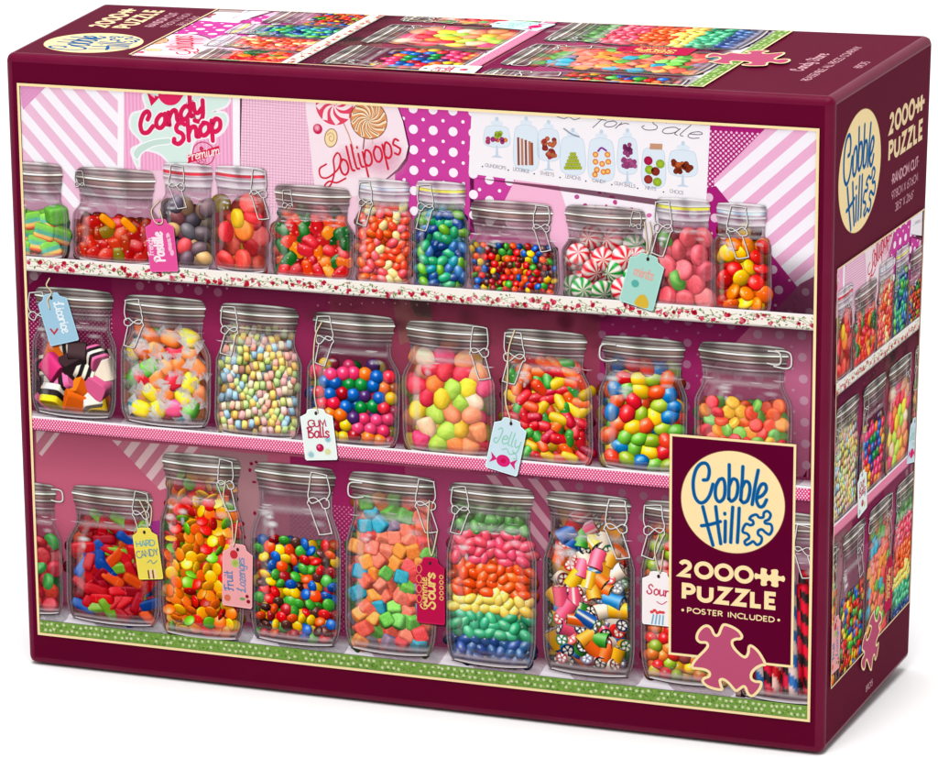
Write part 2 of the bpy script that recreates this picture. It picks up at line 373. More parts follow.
rng = random.Random(7)
nrg = np.random.default_rng(5)
exec_later = []
# ------------------------------------------------------------------ sweets: solid shapes pressed flat onto the print
def vnorm(v, f):
    n = np.zeros_like(v); a = v[f]; fn = np.cross(a[:, 2]-a[:, 0], a[:, 3]-a[:, 1])
    for k in range(4): np.add.at(n, f[:, k], fn)
    l = np.linalg.norm(n, axis=1)[:, None]; return n/np.maximum(l, 1e-9)
def superell(e1, e2, nu=16, nv=9):
    p = lambda w, e: np.sign(w)*np.abs(w)**e
    th = np.linspace(-np.pi/2, np.pi/2, nv+1)[:, None]; ph = np.linspace(0, 2*np.pi, nu, endpoint=False)[None]
    x = p(np.cos(th), e1)*p(np.cos(ph), e2); y = p(np.cos(th), e1)*p(np.sin(ph), e2); z = p(np.sin(th), e1)*np.ones_like(ph)
    v = np.stack([x, y, z], -1).reshape(-1, 3)
    f = [(j*nu+i, j*nu+(i+1) % nu, (j+1)*nu+(i+1) % nu, (j+1)*nu+i) for j in range(nv) for i in range(nu)]
    f = np.array(f); n = vnorm(v, f); n[:nu] = (0, 0, -1); n[-nu:] = (0, 0, 1)
    return v, f, n
def cylinder(nu=16, nh=8, rings=4, bev=.93):
    prof = [(r, -1) for r in np.linspace(0, bev, rings)]+[(1, -bev)]+[(1, z) for z in np.linspace(-bev, bev, nh)[1:-1]]+[(1, bev)]+[(r, 1) for r in np.linspace(bev, 0, rings)]
    ph = np.linspace(0, 2*np.pi, nu, endpoint=False)
    v = np.array([(r*math.cos(a), r*math.sin(a), z) for r, z in prof for a in ph]); m = len(prof)
    f = np.array([(j*nu+i, j*nu+(i+1) % nu, (j+1)*nu+(i+1) % nu, (j+1)*nu+i) for j in range(m-1) for i in range(nu)])
    n = np.array([((0, 0, -1) if z == -1 else (0, 0, 1) if z == 1 else (math.cos(a), math.sin(a), 0)) for r, z in prof for a in ph], float)
    return v, f, n
def rcube(p, m=6):
    g = np.tan(np.linspace(-np.pi/4, np.pi/4, m+1)); v, f = [], []
    for ax in range(3):
        for sg in (-1, 1):
            b = len(v)
            for i in range(m+1):
                for j in range(m+1):
                    q = [0, 0, 0]; q[ax] = sg; q[(ax+1) % 3] = g[i]; q[(ax+2) % 3] = g[j]; v.append(q)
            for i in range(m):
                for j in range(m):
                    a = b+i*(m+1)+j; f.append((a, a+m+1, a+m+2, a+1) if sg > 0 else (a, a+1, a+m+2, a+m+1))
    v = np.array(v, float); v /= (np.abs(v)**p).sum(1)[:, None]**(1/p); n = np.sign(v)*np.abs(v)**(p-1); n /= np.linalg.norm(n, axis=1)[:, None]
    return v, np.array(f), n
SPH = superell(1, 1); SPHF = superell(1, 1, 32, 12); CUBE = rcube(5.5, 10); PILL = superell(.6, 1); CYL = cylinder(); CYLF = cylinder(24, 12, 7)
BEAR = rcube(2.9); SLAB = rcube(4.2); 
def lathe(prof, nu=26):
    ph = np.linspace(0, 2*np.pi, nu, endpoint=False); v = np.array([(q*math.cos(a), q*math.sin(a), z) for q, z in prof for a in ph]); m = len(prof)
    f = np.array([(j*nu+i, j*nu+(i+1) % nu, (j+1)*nu+(i+1) % nu, (j+1)*nu+i) for j in range(m-1) for i in range(nu)]); n = vnorm(v, f); n[:nu] = (0, 0, -1); n[-nu:] = (0, 0, 1); return v, f, n
DROP = lathe([(.001, -.8), (.5, -.82), (.85, -.76), (.98, -.6), (1, -.4), (.97, -.1), (.9, .2), (.78, .5), (.6, .74), (.35, .9), (.15, .96), (.001, .97)])
def rot(rx, ry, rz):
    return np.array(Matrix.Rotation(rz, 3, 'Z') @ Matrix.Rotation(ry, 3, 'Y') @ Matrix.Rotation(rx, 3, 'X'))
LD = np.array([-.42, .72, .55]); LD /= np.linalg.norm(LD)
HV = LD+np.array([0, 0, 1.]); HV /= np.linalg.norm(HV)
SQ = .006
def sweet(A, tpl, cx, cz, d, sc, R_, col, mul=1., gloss=.5, pw=22, tex=None, sugar=0., trans=0.):
    v, f, n = tpl; sc = np.array(sc, float)
    w3 = (v*sc)@R_.T; nn = (n/sc)@R_.T; nn /= np.maximum(np.linalg.norm(nn, axis=1), 1e-9)[:, None]
    base = tex(v, n) if tex else np.repeat(np.array(col, float)[None], len(v), 0)
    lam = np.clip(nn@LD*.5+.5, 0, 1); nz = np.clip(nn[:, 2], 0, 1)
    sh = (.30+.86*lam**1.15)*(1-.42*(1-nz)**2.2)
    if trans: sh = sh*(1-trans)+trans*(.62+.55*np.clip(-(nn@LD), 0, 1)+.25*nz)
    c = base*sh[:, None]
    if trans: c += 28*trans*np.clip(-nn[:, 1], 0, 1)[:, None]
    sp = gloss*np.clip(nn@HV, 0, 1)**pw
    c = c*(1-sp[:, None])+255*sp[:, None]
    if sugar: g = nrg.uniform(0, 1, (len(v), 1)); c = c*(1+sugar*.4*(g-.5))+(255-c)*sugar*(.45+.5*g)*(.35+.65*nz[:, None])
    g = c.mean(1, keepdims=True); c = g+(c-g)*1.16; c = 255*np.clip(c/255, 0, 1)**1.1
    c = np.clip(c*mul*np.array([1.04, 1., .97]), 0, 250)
    q = w3[f]; e1 = q[:, 2]-q[:, 0]; e2 = q[:, 3]-q[:, 1]
    fz = e1[:, 0]*e2[:, 1]-e1[:, 1]*e2[:, 0]; fr = fz > 1e-6
    f = f[fr]
    if len(f) == 0: return
    t = np.concatenate([f[:, [0, 1, 2]], f[:, [0, 2, 3]]])
    used = np.unique(t); rm = np.zeros(len(v), int); rm[used] = np.arange(len(used))
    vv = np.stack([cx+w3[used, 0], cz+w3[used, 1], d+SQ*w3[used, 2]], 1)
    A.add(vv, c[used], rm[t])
    if gloss >= .5:
        rr = min(sc)*.8
        top = d+SQ*max(sc)*1.15
        disc(A, cx-.22*rr, cz+.42*rr, .26*rr, .16*rr, (255, 255, 250), top, ang=.4, n=8, a0=.75*mul, a1=.15)
RND = lambda: rot(rng.uniform(-3, 3), rng.uniform(-3, 3), rng.uniform(-3, 3))
def wob(a): return rng.uniform(-a, a)
def vary(c, a=10): k = rng.uniform(-a, a); return tuple(max(0, min(255, q+k+wob(a*.4))) for q in c)

# makers: m(A, x, z, d, r, mul)
def mk_bean(cols, lx=1.35, gl=.55):
    def m(A, x, z, d, r, mul, pick=None):
        c = pick or rng.choice(cols); sweet(A, SPH, x, z, d, (r*lx, r*.92, r*.9), rot(wob(.5), wob(.5), rng.uniform(0, 3.14)), vary(c, 12), mul, gl, 18)
    return m
def mk_ball(cols):
    return lambda A, x, z, d, r, mul, pick=None: sweet(A, SPH, x, z, d, (r, r, r), rot(0, 0, 0), vary(pick or rng.choice(cols), 8), mul, .6, 26)
def mk_button(cols, flat=.55, gl=.6):
    def m(A, x, z, d, r, mul, pick=None):
        sweet(A, SPH, x, z, d, (r, r, r*flat), rot(wob(1.1), wob(1.1), wob(3)), vary(pick or rng.choice(cols), 10), mul, gl, 26)
    return m
def mk_cube(cols, sug=.2):
    return lambda A, x, z, d, r, mul, pick=None: sweet(A, CUBE, x, z, d, (r*.86, r*.86, r*.86), rot(wob(.7), wob(.7), wob(1.5)), vary(pick or rng.choice(cols), 10), mul, .14, 5, sugar=sug)
def mk_drop(cols):
    def m(A, x, z, d, r, mul, pick=None):
        c = pick or rng.choice(cols); sweet(A, DROP, x, z, d, (r*.95, r*.95, r*1.1), rot(1.2+wob(.9), wob(.6), wob(1.4)), vary(c, 10), mul, .2, 6, sugar=.17, trans=.3)
    return m
def mk_gummy(cols, lx=1.25):
    def m(A, x, z, d, r, mul, pick=None):
        c = pick or rng.choice(cols); a = wob(3)
        sweet(A, BEAR, x, z, d, (r*lx, r*.8, r*.7), rot(wob(.5), wob(.5), a), vary(c, 12), mul, .5, 14, trans=.55)
        for s in (-1, 1):
            sweet(A, SPH, x+s*r*.8*math.cos(a)-.35*r*math.sin(a), z+s*r*.8*math.sin(a)+.35*r*math.cos(a), d+.004, (r*.42, r*.36, r*.4), rot(0, 0, a), vary(c, 14), mul, .5, 12, trans=.5)
    return m
def mk_pill(cols):
    return lambda A, x, z, d, r, mul, pick=None: sweet(A, PILL, x, z, d, (r*.72, r*.72, r*1.3), rot(1.57+wob(.5), wob(.4), wob(3.1)), vary(pick or rng.choice(cols), 10), mul, .5, 12, trans=.2)
def mk_bead(cols):
    return lambda A, x, z, d, r, mul, pick=None: sweet(A, PILL, x, z, d, (r, r, r*.66), rot(0, 1.57+wob(.2), .25*math.sin(x*.35+z*.3)+wob(.15)), vary(pick or rng.choice(cols), 8), mul, .3, 8)
def mk_slice(cols):
    return lambda A, x, z, d, r, mul, pick=None: sweet(A, PILL, x, z, d, (r, r, r*.5), rot(wob(1.2), wob(1.2), wob(3)), vary(pick or rng.choice(cols), 10), mul, .28, 6, sugar=.18, trans=.3)
def mk_pebble(cols):
    def m(A, x, z, d, r, mul, pick=None):
        c = pick or rng.choice(cols); sweet(A, SPH, x, z, d, (r*1.1, r*.85, r*.8), rot(wob(.6), wob(.6), wob(3)), vary(c, 14), mul, .35, 12, sugar=.08)
    return m
def mk_mint(A, x, z, d, r, mul, pick=None):
    c = np.array(rng.choice([(215, 40, 62), (215, 40, 62), (35, 150, 62)]), float); k = rng.choice((7, 8)); ph0 = wob(3)
    def tex(v, n):
        a = np.arctan2(v[:, 1], v[:, 0])*k+np.hypot(v[:, 0], v[:, 1])*1.2+ph0
        s = np.clip(np.sin(a)*3+.5, 0, 1)[:, None]; return c*s+np.array([250, 240, 238])*(1-s)
    sweet(A, SPHF, x, z, d, (r*1.05, r*1.05, r*.62), rot(wob(.8), wob(.8), wob(3)), c, mul, .3, 16, tex=tex)
BLK = (38, 30, 34)
def mk_allsort(A, x, z, d, r, mul, pick=None):
    ty = rng.random(); pk, wh, ye, og = (228, 120, 168), (240, 232, 220), (238, 205, 50), (235, 120, 40)
    if ty < .7: seq = rng.choice([[wh, BLK, pk, BLK, wh], [pk, BLK, wh], [BLK, ye, BLK], [BLK, wh, BLK], [og, BLK, og], [wh, BLK, ye], [pk, BLK, pk], [wh, BLK, wh, BLK, wh], [pk, BLK, wh, BLK, pk]])
    else: seq = [rng.choice([pk, pk, wh, ye, og, (190, 60, 120), (60, 45, 50)])]
    sq = np.array(seq, float)
    def tex(v, n): return sq[np.clip(((v[:, 2]+1)/2*len(sq)).astype(int), 0, len(sq)-1)]
    sweet(A, ALLS, x, z, d, (r*.95, r*.8, r*.9), rot(1.2+wob(.7), wob(.7), wob(3.1)), wh, mul, .1, 8, tex=tex)
def slab_box(nz=30, m=5, b=.86):
    g = np.linspace(-1, 1, m); ring = [(x, -1) for x in g[:-1]]+[(1, y) for y in g[:-1]]+[(-x, 1) for x in g[:-1]]+[(-1, -y) for y in g[:-1]]
    ring = np.array(ring, float); l = np.maximum(1, np.hypot(ring[:, 0], ring[:, 1])/1.28)[:, None]; ring = ring/l; n = len(ring)
    prof = [(0, -1), (.5, -1), (.93, -1), (1, -.93)]+[(1, z) for z in np.linspace(-.9, .9, nz)]+[(1, .93), (.93, 1), (.5, 1), (0, 1)]
    v = np.array([(x*k, y*k, z) for k, z in prof for x, y in ring])
    f = np.array([(j*n+i, j*n+(i+1) % n, (j+1)*n+(i+1) % n, (j+1)*n+i) for j in range(len(prof)-1) for i in range(n)])
    nn = vnorm(v, f); nn[:3*n] = (0, 0, -1); nn[-3*n:] = (0, 0, 1); return v, f, nn
ALLS = slab_box()
def mk_rock(A, x, z, d, r, mul, pick=None):
    body = rng.choice([(235, 180, 45), (240, 190, 40), (35, 90, 165), (205, 45, 45), (70, 160, 60), (225, 95, 130), (225, 110, 40), (40, 130, 190), (220, 160, 50)])
    dark = rng.choice([(25, 40, 80), (28, 28, 34), (30, 100, 55), (190, 40, 46), (25, 40, 80), (28, 28, 34)]); kp = 5
    if rng.random() < .14: body, dark = (240, 228, 212), (120, 20, 30)
    b, k = np.array(body, float), np.array(dark, float); str_ = rng.random() < .2
    if rng.random() < .28:
        for q in range(2):
            pass
    face = rng.random() < .5; r = r*(.85 if face else 1)
    def tex(v, n):
        rr = np.hypot(v[:, 0], v[:, 1]); a = np.arctan2(v[:, 1], v[:, 0]); end = (abs(v[:, 2]) > .94) & (rr < 1.2)
        out = np.repeat(b[None], len(v), 0)
        if str_: out[(np.sin(a*5) > .55)] = (250, 240, 225)
        pet = (np.abs(np.sin(a*kp/2)) > .6) & (rr > .2) & (rr < .68)
        out[end] = k; out[end & pet] = (250, 248, 240); return out
    sweet(A, CYLF, x, z, d, (r*.85, r*.85, r*(.5 if face else 1.05)), rot(wob(.5), wob(.5), wob(3)) if face else rot(1.45+wob(.35), wob(.5), wob(3)), b, mul, .45, 14, tex=tex)
def mk_wrap(A, x, z, d, r, mul, pick=None):
    c = pick or rng.choice([(245, 140, 80), (235, 70, 90), (240, 215, 60), (60, 165, 195), (120, 195, 90), (250, 150, 90), (240, 110, 150), (250, 160, 110), (245, 150, 90), (240, 215, 60), (240, 130, 70)])
    a = wob(3)
    for s in (-1, 1):
        for k in range(2):
            b = a+s*0+(0 if s > 0 else math.pi)+wob(.5); L = r*rng.uniform(1.15, 1.6)
            pts = [(x+.5*r*math.cos(b), z+.5*r*math.sin(b)), (x+L*math.cos(b-.35), z+L*math.sin(b-.35)), (x+L*.93*math.cos(b), z+L*.93*math.sin(b)), (x+L*math.cos(b+.35), z+L*math.sin(b+.35))]
            g = rng.uniform(.8, 1)*mul; poly(A, pts, (250*g, 232*g, 230*g), d+.03, .3); poly(A, pts[:3], (255*g, 246*g, 244*g), d+.032, .35)
    sweet(A, BEAR, x, z, d, (r*1.05, r*.82, r*.8), rot(wob(.5), wob(.5), a), vary(c, 10), mul, .35, 10)
    stroke(A, [(x-.5*r*math.cos(a), z-.5*r*math.sin(a)), (x+wob(.3)*r, z+wob(.5)*r), (x+.6*r*math.cos(a), z+.6*r*math.sin(a))], .35, (255, 250, 248), d+.015, alpha=.55)
def mk_jelly(A, x, z, d, r, mul, pick=None):           # large moulded jelly bar with ridges
    c = pick or rng.choice([(160, 14, 26), (178, 18, 28), (140, 12, 28), (25, 70, 150), (115, 165, 55), (185, 26, 36), (150, 14, 28), (205, 80, 30)])
    a = wob(1.6)
    sweet(A, SLAB, x, z, d, (r*1.5, r*.62, r*.6), rot(wob(.4), wob(.3), a), vary(c, 8), mul, .3, 10, trans=.35)
    for s in (-.7, 0, .7):
        stroke(A, [(x+s*r*math.cos(a)+.4*r*math.sin(a), z+s*r*math.sin(a)-.4*r*math.cos(a)), (x+s*r*math.cos(a)-.4*r*math.sin(a), z+s*r*math.sin(a)+.4*r*math.cos(a))], .35, tuple(min(255, q*mul+60) for q in c), d+.012, smooth=False, alpha=.4)
def mk_rainbow(A, x, z, d, r, mul, pick=None):
    sq = np.array([(120, 185, 70), (110, 190, 90), (90, 170, 150), (235, 190, 110), (225, 110, 80)], float)
    def tex(v, n): return sq[np.clip(((1-v[:, 1])/2*5).astype(int), 0, 4)]
    sweet(A, CUBE, x, z, d, (r*1.15, r*.9, r*.8), rot(wob(.3), wob(.4), wob(.35)), (0, 0, 0), mul, .12, 6, tex=tex, sugar=.12)

# ------------------------------------------------------------------ jars
ZF0 = 150
class Jar:
    def __init__(s, x0, x1, ytop, ylid, ybase, lx0=None, lx1=None, square=False):
        xc = (x0+x1)/2
        ylid = ytop+(ylid-ytop)*(.86 if square else .76)
        s.cx, s.z0 = P(xc, ybase); s.zl = P(xc, ylid)[1]; s.zt = P(xc, ytop)[1]
        s.w = (P(x1, ybase)[0]-P(x0, ybase)[0])/2
        lx0 = lx0 or x0+4; lx1 = lx1 or x1-5
        s.lc = P((lx0+lx1)/2, ylid)[0]; s.lw = (P(lx1, ylid)[0]-P(lx0, ylid)[0])/2; s.square = square
    def hw(s, z):
        t = (z-s.z0)/(s.zl-s.z0); tb = .2; ts = .78 if s.square else .68
        if t <= 0: return s.w*.8
        if t < tb: return s.w*(1-.2*(1-math.sqrt(max(0, 1-(1-t/tb)**2))))
        if t > ts:
            q = min(1, (t-ts)/(.9-ts)); q = q*q*(3-2*q); return s.w+(s.lw*.93-s.w)*q
        return s.w
    def cxx(s, z):
        t = min(1, max(0, (z-s.z0)/(s.zl-s.z0))); return s.cx+(s.lc-s.cx)*t
US = [-1, -.975, -.95, -.915, -.87, -.8, -.72, -.65, -.58, -.4, -.2, 0, .2, .4, .58, .68, .76, .82, .87, .915, .95, .975, 1]
def jar_grid(A, J, rows, colf, d):
    v, c = [], []
    for z in rows:
        h, x = J.hw(z), J.cxx(z)
        for u in US:
            dz = -.9*(1-u*u)*max(0, 1-(z-J.z0)/(J.zl-J.z0)*3)
            v.append((x+u*h, z+dz, d)); c.append(colf(u, (z-J.z0)/(J.zl-J.z0)))
    n = len(US); t = []
    for j in range(len(rows)-1):
        for i in range(n-1): a = j*n+i; t += [(a, a+1, a+n+1), (a, a+n+1, a+n)]
    v = np.array(v); v[:, 2] = A.nd(d); A.add(v, np.array(c, float), t, glaze=True)
def mix4(a, b): return a
def jar(A, J, fill, make, r, pitch=1.7, gasket=None, tone=(92, 42, 62), tonea=.5, clampside=None, layers=3, pick=None, bright=1., zp=.84, mg=.72, wave=0., lip=True, deep=None, sticks=False):
    rows = [J.z0+(J.zl-J.z0)*t for t in (0, .01, .025, .045, .07, .1, .14, .2, .3, .45, .6, .7, .76, .8, .84, .88, .92, .96, 1)]
    # cast shadow on the wall behind
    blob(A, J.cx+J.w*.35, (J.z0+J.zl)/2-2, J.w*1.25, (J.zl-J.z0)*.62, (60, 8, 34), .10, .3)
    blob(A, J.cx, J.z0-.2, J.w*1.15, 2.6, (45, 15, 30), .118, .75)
    jar_grid(A, J, rows, lambda u, t: (*tone, tonea+.2*abs(u)**6), .12)
    # contents
    if make:
        dk = deep or (tuple(q*.42 for q in tone))
        zf = J.z0+(fill)*(J.zl-J.z0)
        rr2 = [z for z in rows if z < zf-r*.6]+[zf-r*.6]
        jar_grid(A, J, rr2, lambda u, t: (*dk, .86 if abs(u) < .94 else .35), .122)
        for L in range(layers):
            base_d = .14+L*.03; m0 = (.56, .88, 1.17)[L+3-layers]*bright
            z = J.z0+r*(mg+.03+.12*L); row = 0
            pt = pitch*(1, 1, 1.0)[L+3-layers]
            while z < zf:
                hwid = J.hw(z)-r*(mg+.1); x = J.cxx(z)-hwid+(row % 2)*pt*r*.5+wob(.15)*r+(L*.4*r)
                while x <= J.cxx(z)+hwid+.01:
                    xx, zz = x+wob(.26)*r, z+wob(.26)*r+wave*(math.sin(x*.22+row*.9)+.5*math.sin(x*.5+L))
                    h2 = J.hw(zz)-r*mg
                    xx = min(max(xx, J.cxx(zz)-h2), J.cxx(zz)+h2)
                    top = zf-r*.4+r*1.1*math.sin(xx*.6+L*2)*.6
                    if zz > J.z0+r*(mg-.12) and zz < top and not (L == layers-1 and rng.random() < .06):
                        u = abs(xx-J.cxx(zz))/max(J.w, 1e-3); m = m0*(1-.42*max(0, (u-.62)/.38)**1.6)*(1-.1*rng.random())
                        make(A, xx, zz, base_d+wob(.006), r*rng.uniform(.93, 1.07), m, pick((zz-J.z0)/(J.zl-J.z0), xx) if pick else None)
                    x += pt*r
                z += pt*r*zp; row += 1
    # glass in front
    gl = rng.uniform(.08, .2)
    def glass(u, t):
        a = abs(u)
        if a >= .985: return (70, 45, 55, .55)
        if a > .965: return (215, 198, 205, .3)
        if a > .94: return (60, 34, 44, .32)
        if a > .9: return (235, 222, 228, .14)
        if t < .012: return (228, 218, 222, .62)
        if t < .03: return (70, 45, 52, .55)
        if t < .06: return (220, 205, 210, .42)
        if t < .09: return (110, 80, 85, .22)
        if t > .95: return (120, 90, 98, .3)
        if t > .9: return (150, 120, 128, .1)
        if t > .875: return (240, 232, 234, .3)
        if a > .84: return (60, 30, 40, .16)
        if -.75 < u < -.6 and .2 < t < .85: return (255, 250, 252, gl)
        if .62 < u < .72 and .3 < t < .8: return (255, 250, 252, .07)
        return (255, 240, 245, .0)
    jar_grid(A, J, rows, glass, .26)
    hh = J.zl-J.z0
    for q in range(rng.choice((1, 2, 2, 3))):
        bx, bz = J.cx-J.w*rng.uniform(.35, .7), J.z0+hh*rng.uniform(.72, .84); s2 = rng.uniform(.5, 1.1)
        blob(A, bx, bz, J.w*.2*s2, hh*.035*s2, (255, 252, 252), .272, rng.uniform(.35, .8)); blob(A, bx+wob(1.5), bz-hh*.06, J.w*.09*s2, hh*.05*s2, (255, 252, 252), .273, rng.uniform(.2, .5))
    blob(A, J.cx+J.w*.55, J.z0+hh*.8, J.w*.2, hh*.03, (255, 250, 252), .27, .3)
    for q in range(5):
        u0 = rng.uniform(-.85, .85); bz = J.z0+hh*rng.uniform(.84, .93)
        stroke(A, [(J.cx+J.w*(u0-.12), bz+.2), (J.cx+J.w*u0, bz-.1), (J.cx+J.w*(u0+.14), bz+.1)], rng.uniform(.3, .7), (250, 240, 244), .273, alpha=rng.uniform(.2, .55), taper=lambda t: math.sin(math.pi*t)+.05, caps=False)
    stroke(A, [(J.cx-J.w*.8, J.z0+.6), (J.cx-J.w*.4, J.z0-.3), (J.cx, J.z0-.55), (J.cx+J.w*.4, J.z0-.3), (J.cx+J.w*.8, J.z0+.6)], .5, (240, 232, 235), .275, alpha=.7)
    stroke(A, [(J.cx-J.w*.86, J.z0+.1), (J.cx-J.w*.4, J.z0-.85), (J.cx, J.z0-1.1), (J.cx+J.w*.4, J.z0-.85), (J.cx+J.w*.86, J.z0+.1)], .45, (45, 25, 32), .276, alpha=.75)
    # lid
    if J.square:
        prof = [(1.0, (195, 185, 188), .5, .9), (.97, (240, 236, 236), .9, .95), (.9, (150, 138, 140), .7, .98), (.82, (212, 205, 208), .6, 1), (.74, (245, 242, 242), .85, 1.02),
                (.70, gasket or (190, 180, 184), .2, 1.0), (.68, gasket or (190, 180, 184), .8, 1.0), (.58, gasket or (150, 140, 145), .85, 1.0), (.56, (190, 176, 182), .5, 1.0), (.5, (150, 138, 144), .5, 1.0), (.44, (240, 238, 238), .8, 1.03), (.36, (120, 105, 112), .6, 1.02), (.22, (205, 196, 200), .5, .98), (.1, (240, 236, 238), .7, .97), (0, (130, 112, 118), .5, .95), (-.12, (220, 212, 215), .25, .96), (-.3, (220, 212, 215), 0, .97)]
    else:
        prof = [(1.0, (120, 104, 102), .6, .84), (.965, (196, 186, 180), .85, .93), (.9, (74, 56, 56), .72, .985), (.85, (150, 134, 130), .7, 1.0), (.8, (92, 72, 72), .7, 1.01), (.735, (176, 162, 154), .8, 1.02),
                (.70, (96, 76, 70), .9, 1.03), (.685, (246, 240, 228), 1., 1.035), (.64, (244, 236, 222), 1., 1.035), (.62, (70, 50, 46), .95, 1.03), (.54, (142, 112, 104), .8, 1.0), (.43, (104, 78, 78), .72, .99), (.385, (206, 192, 184), .8, 1.01), (.34, (62, 42, 44), .78, 1.0),
                (.24, (136, 108, 110), .6, .97), (.13, (88, 60, 66), .55, .95), (.08, (206, 190, 190), .5, .96), (.02, (80, 54, 60), .5, .95), (-.1, (180, 160, 165), .25, .95), (-.22, (180, 165, 168), 0, .95)]
        if gasket: pass
    lit = (1.2, 1.2, 1.22) if J.z0 > ZF0 else (1.06, 1.13, 1.12)
    us = np.linspace(-1, 1, 33); v, c, t = [], [], []; ph = wob(3); lh = J.zt-J.zl
    for (h, col, al, wf) in prof:
        for u in us:
            k = 1+.16*math.cos(5.3*u+ph+h*2)+.08*math.cos(11*u+ph*2+h)-.25*abs(u)**5
            v.append((J.lc+u*J.lw*wf, J.zl+h*lh+(1.1*(1-u*u)*(h-.82)*2.2 if h > .82 else -.75*(1-u*u)*(1 if h > 0 else .6)), 0))
            c.append((*[max(0, min(252, q*k*lt)) for q, lt in zip(col, lit)], al))
    n = len(us)
    for j in range(len(prof)-1):
        for i in range(n-1): a = j*n+i; t += [(a, a+1, a+n+1), (a, a+n+1, a+n)]
    v = np.array(v); v[:, 2] = A.nd(.29); A.add(v, np.array(c, float), t, glaze=True)
def wire(A, x, z, s=1., flip=1, lever=True, hook=False):
    """clamp of bent wire: x, z is its top on the lid"""
    G, D = (196, 188, 182), (66, 48, 48)
    jx, jz = wob(.08), wob(.08)
    def st(pts, wd=.46):
        pts = [(a*(1+jx)+wob(.25), b*(1+jz)+wob(.25)) for a, b in pts]
        p = [(x+flip*a*s, z+b*s) for a, b in pts]
        stroke(A, [(q[0]+.22, q[1]-.22) for q in p], wd*s+.15, D, .34, alpha=.8)
        stroke(A, p, wd*s, G, .348); stroke(A, [(q[0]-.08, q[1]+.08) for q in p], .16*s, (255, 255, 255), .352)
    s = s*rng.uniform(.92, 1.06)
    st([(-3.4, -5.4), (-2.6, -.6), (-1.8, .3), (3.2, -.2), (3.8, -1.), (4.4, -6.5), (3.4, -9.6)])
    st([(-3.4, -5.4), (-3.8, -8.8), (-2.4, -11), (.2, -10.2), (2.4, -9.0), (4.2, -9.8), (4.2, -12), (2.2, -12.6), (.8, -11), (-1.2, -9.4), (-3.4, -9.6), (-4.2, -11.5)])
    if lever: st([(-4., -11.8), (-3.0, -13.2), (-.2, -21.6), (.8, -22.6), (4.6, -21.8), (5.0, -20.8), (2.8, -12.8)])
def hook(A, x, z, s=1., flip=1):
    G, D = (222, 218, 214), (78, 62, 60)
    p = [(x+flip*a*s, z+b*s) for a, b in ((6, .3), (1, .2), (-1, -1.2), (-1.4, -5), (-.6, -7), (2, -7.6), (6.5, -7))]
    stroke(A, [(q[0]+.2, q[1]-.25) for q in p], .7, D, .34, alpha=.8); stroke(A, p, .6, G, .348)

JARS = []
def newjar(label): a = Art('printed_jar', label); JARS.append(a); return a
RB, GB = (190, 36, 48), None
MM = [(205, 30, 35), (30, 100, 190), (245, 200, 30), (70, 165, 60), (235, 90, 35), (80, 45, 40), (150, 25, 35)]
PKT = (226, 170, 196)
# top row
A = newjar('printed jar of green and rainbow sour squares, cut off at the picture edge')
J = Jar(6, 68, 163, 201, 256, 8, 63); jar(A, J, .72, mk_rainbow, 4.2, 1.75, tone=(196, 140, 168), tonea=.45, pick=None, deep=(60, 90, 45)); sweet(A, CUBE, *P(57, 215), .23, (5, 4, 4), rot(.3, .4, .2), (110, 190, 75), 1, .15, 6, sugar=.12)
A = newjar('printed jar of red and orange gummy worms behind no tag')
A.label = 'printed jar of red jelly with orange and yellow pieces, wide low jar'
J = Jar(72, 158, 169, 206, 262, 78, 155); jar(A, J, .7, mk_gummy([(200, 40, 25), (215, 60, 25), (190, 25, 30), (180, 60, 20), (200, 35, 30), (130, 110, 20)]), 3.6, 1.5, tone=(190, 120, 150), tonea=.5, deep=(120, 25, 15), bright=.92)
for x, y, a in ((108, 221, -.6), (129, 225, -.7)): sweet(A, SLAB, *P(x, y), .235, (4.2, 1.9, 1.6), rot(.1, .1, a), (250, 160, 20), 1, .4, 12, trans=.2)
wire(A, *P(80, 171), .62, -1, lever=False)
A = newjar('printed jar of grey, plum and cream sugared pebbles with a red seal')
J = Jar(160, 214, 164, 190, 268, 164, 213, True); jar(A, J, .86, mk_pebble([(105, 88, 98), (80, 68, 80), (120, 95, 105), (200, 170, 120), (150, 80, 95), (95, 85, 100), (165, 140, 120), (225, 85, 95)]), 4.1, 1.66, gasket=RB, tone=(214, 150, 184), tonea=.4, deep=(60, 30, 45))
wire(A, *P(176, 166), .8, 1)
A = newjar('printed jar of red, orange and yellow sugared rounds with a red seal')
J = Jar(213, 269, 167, 192, 271, 216, 266, True); jar(A, J, .84, mk_slice([(225, 40, 50), (230, 60, 60), (240, 120, 40), (235, 45, 60), (245, 200, 40), (235, 80, 70)]), 4.6, 1.6, gasket=RB, tone=(220, 150, 186), tonea=.4, deep=(130, 15, 30))
wire(A, *P(258, 170), .85, 1)
A = newjar('printed jar of orange, red and green gummy bears')
J = Jar(271, 354, 186, 218, 278, 276, 350); jar(A, J, 1.05, mk_gummy([(235, 120, 30), (240, 150, 40), (205, 35, 36), (225, 80, 36), (195, 34, 44), (25, 95, 35), (30, 105, 40), (210, 60, 40)]), 3.3, 1.55, tone=(200, 120, 140), tonea=.45, deep=(130, 45, 20))
wire(A, *P(288, 190), .55, -1, lever=False)
A = newjar('printed jar of coral and cream jelly beans with a blue seal')
J = Jar(355, 412, 180, 204, 284, 359, 410, True); jar(A, J, 1.0, mk_bean([(240, 85, 50), (245, 100, 110), (240, 90, 60), (245, 120, 130), (250, 225, 160), (240, 110, 40)]), 2.15, 1.75, gasket=(190, 200, 220), tone=(214, 150, 170), tonea=.4, deep=(170, 50, 40))
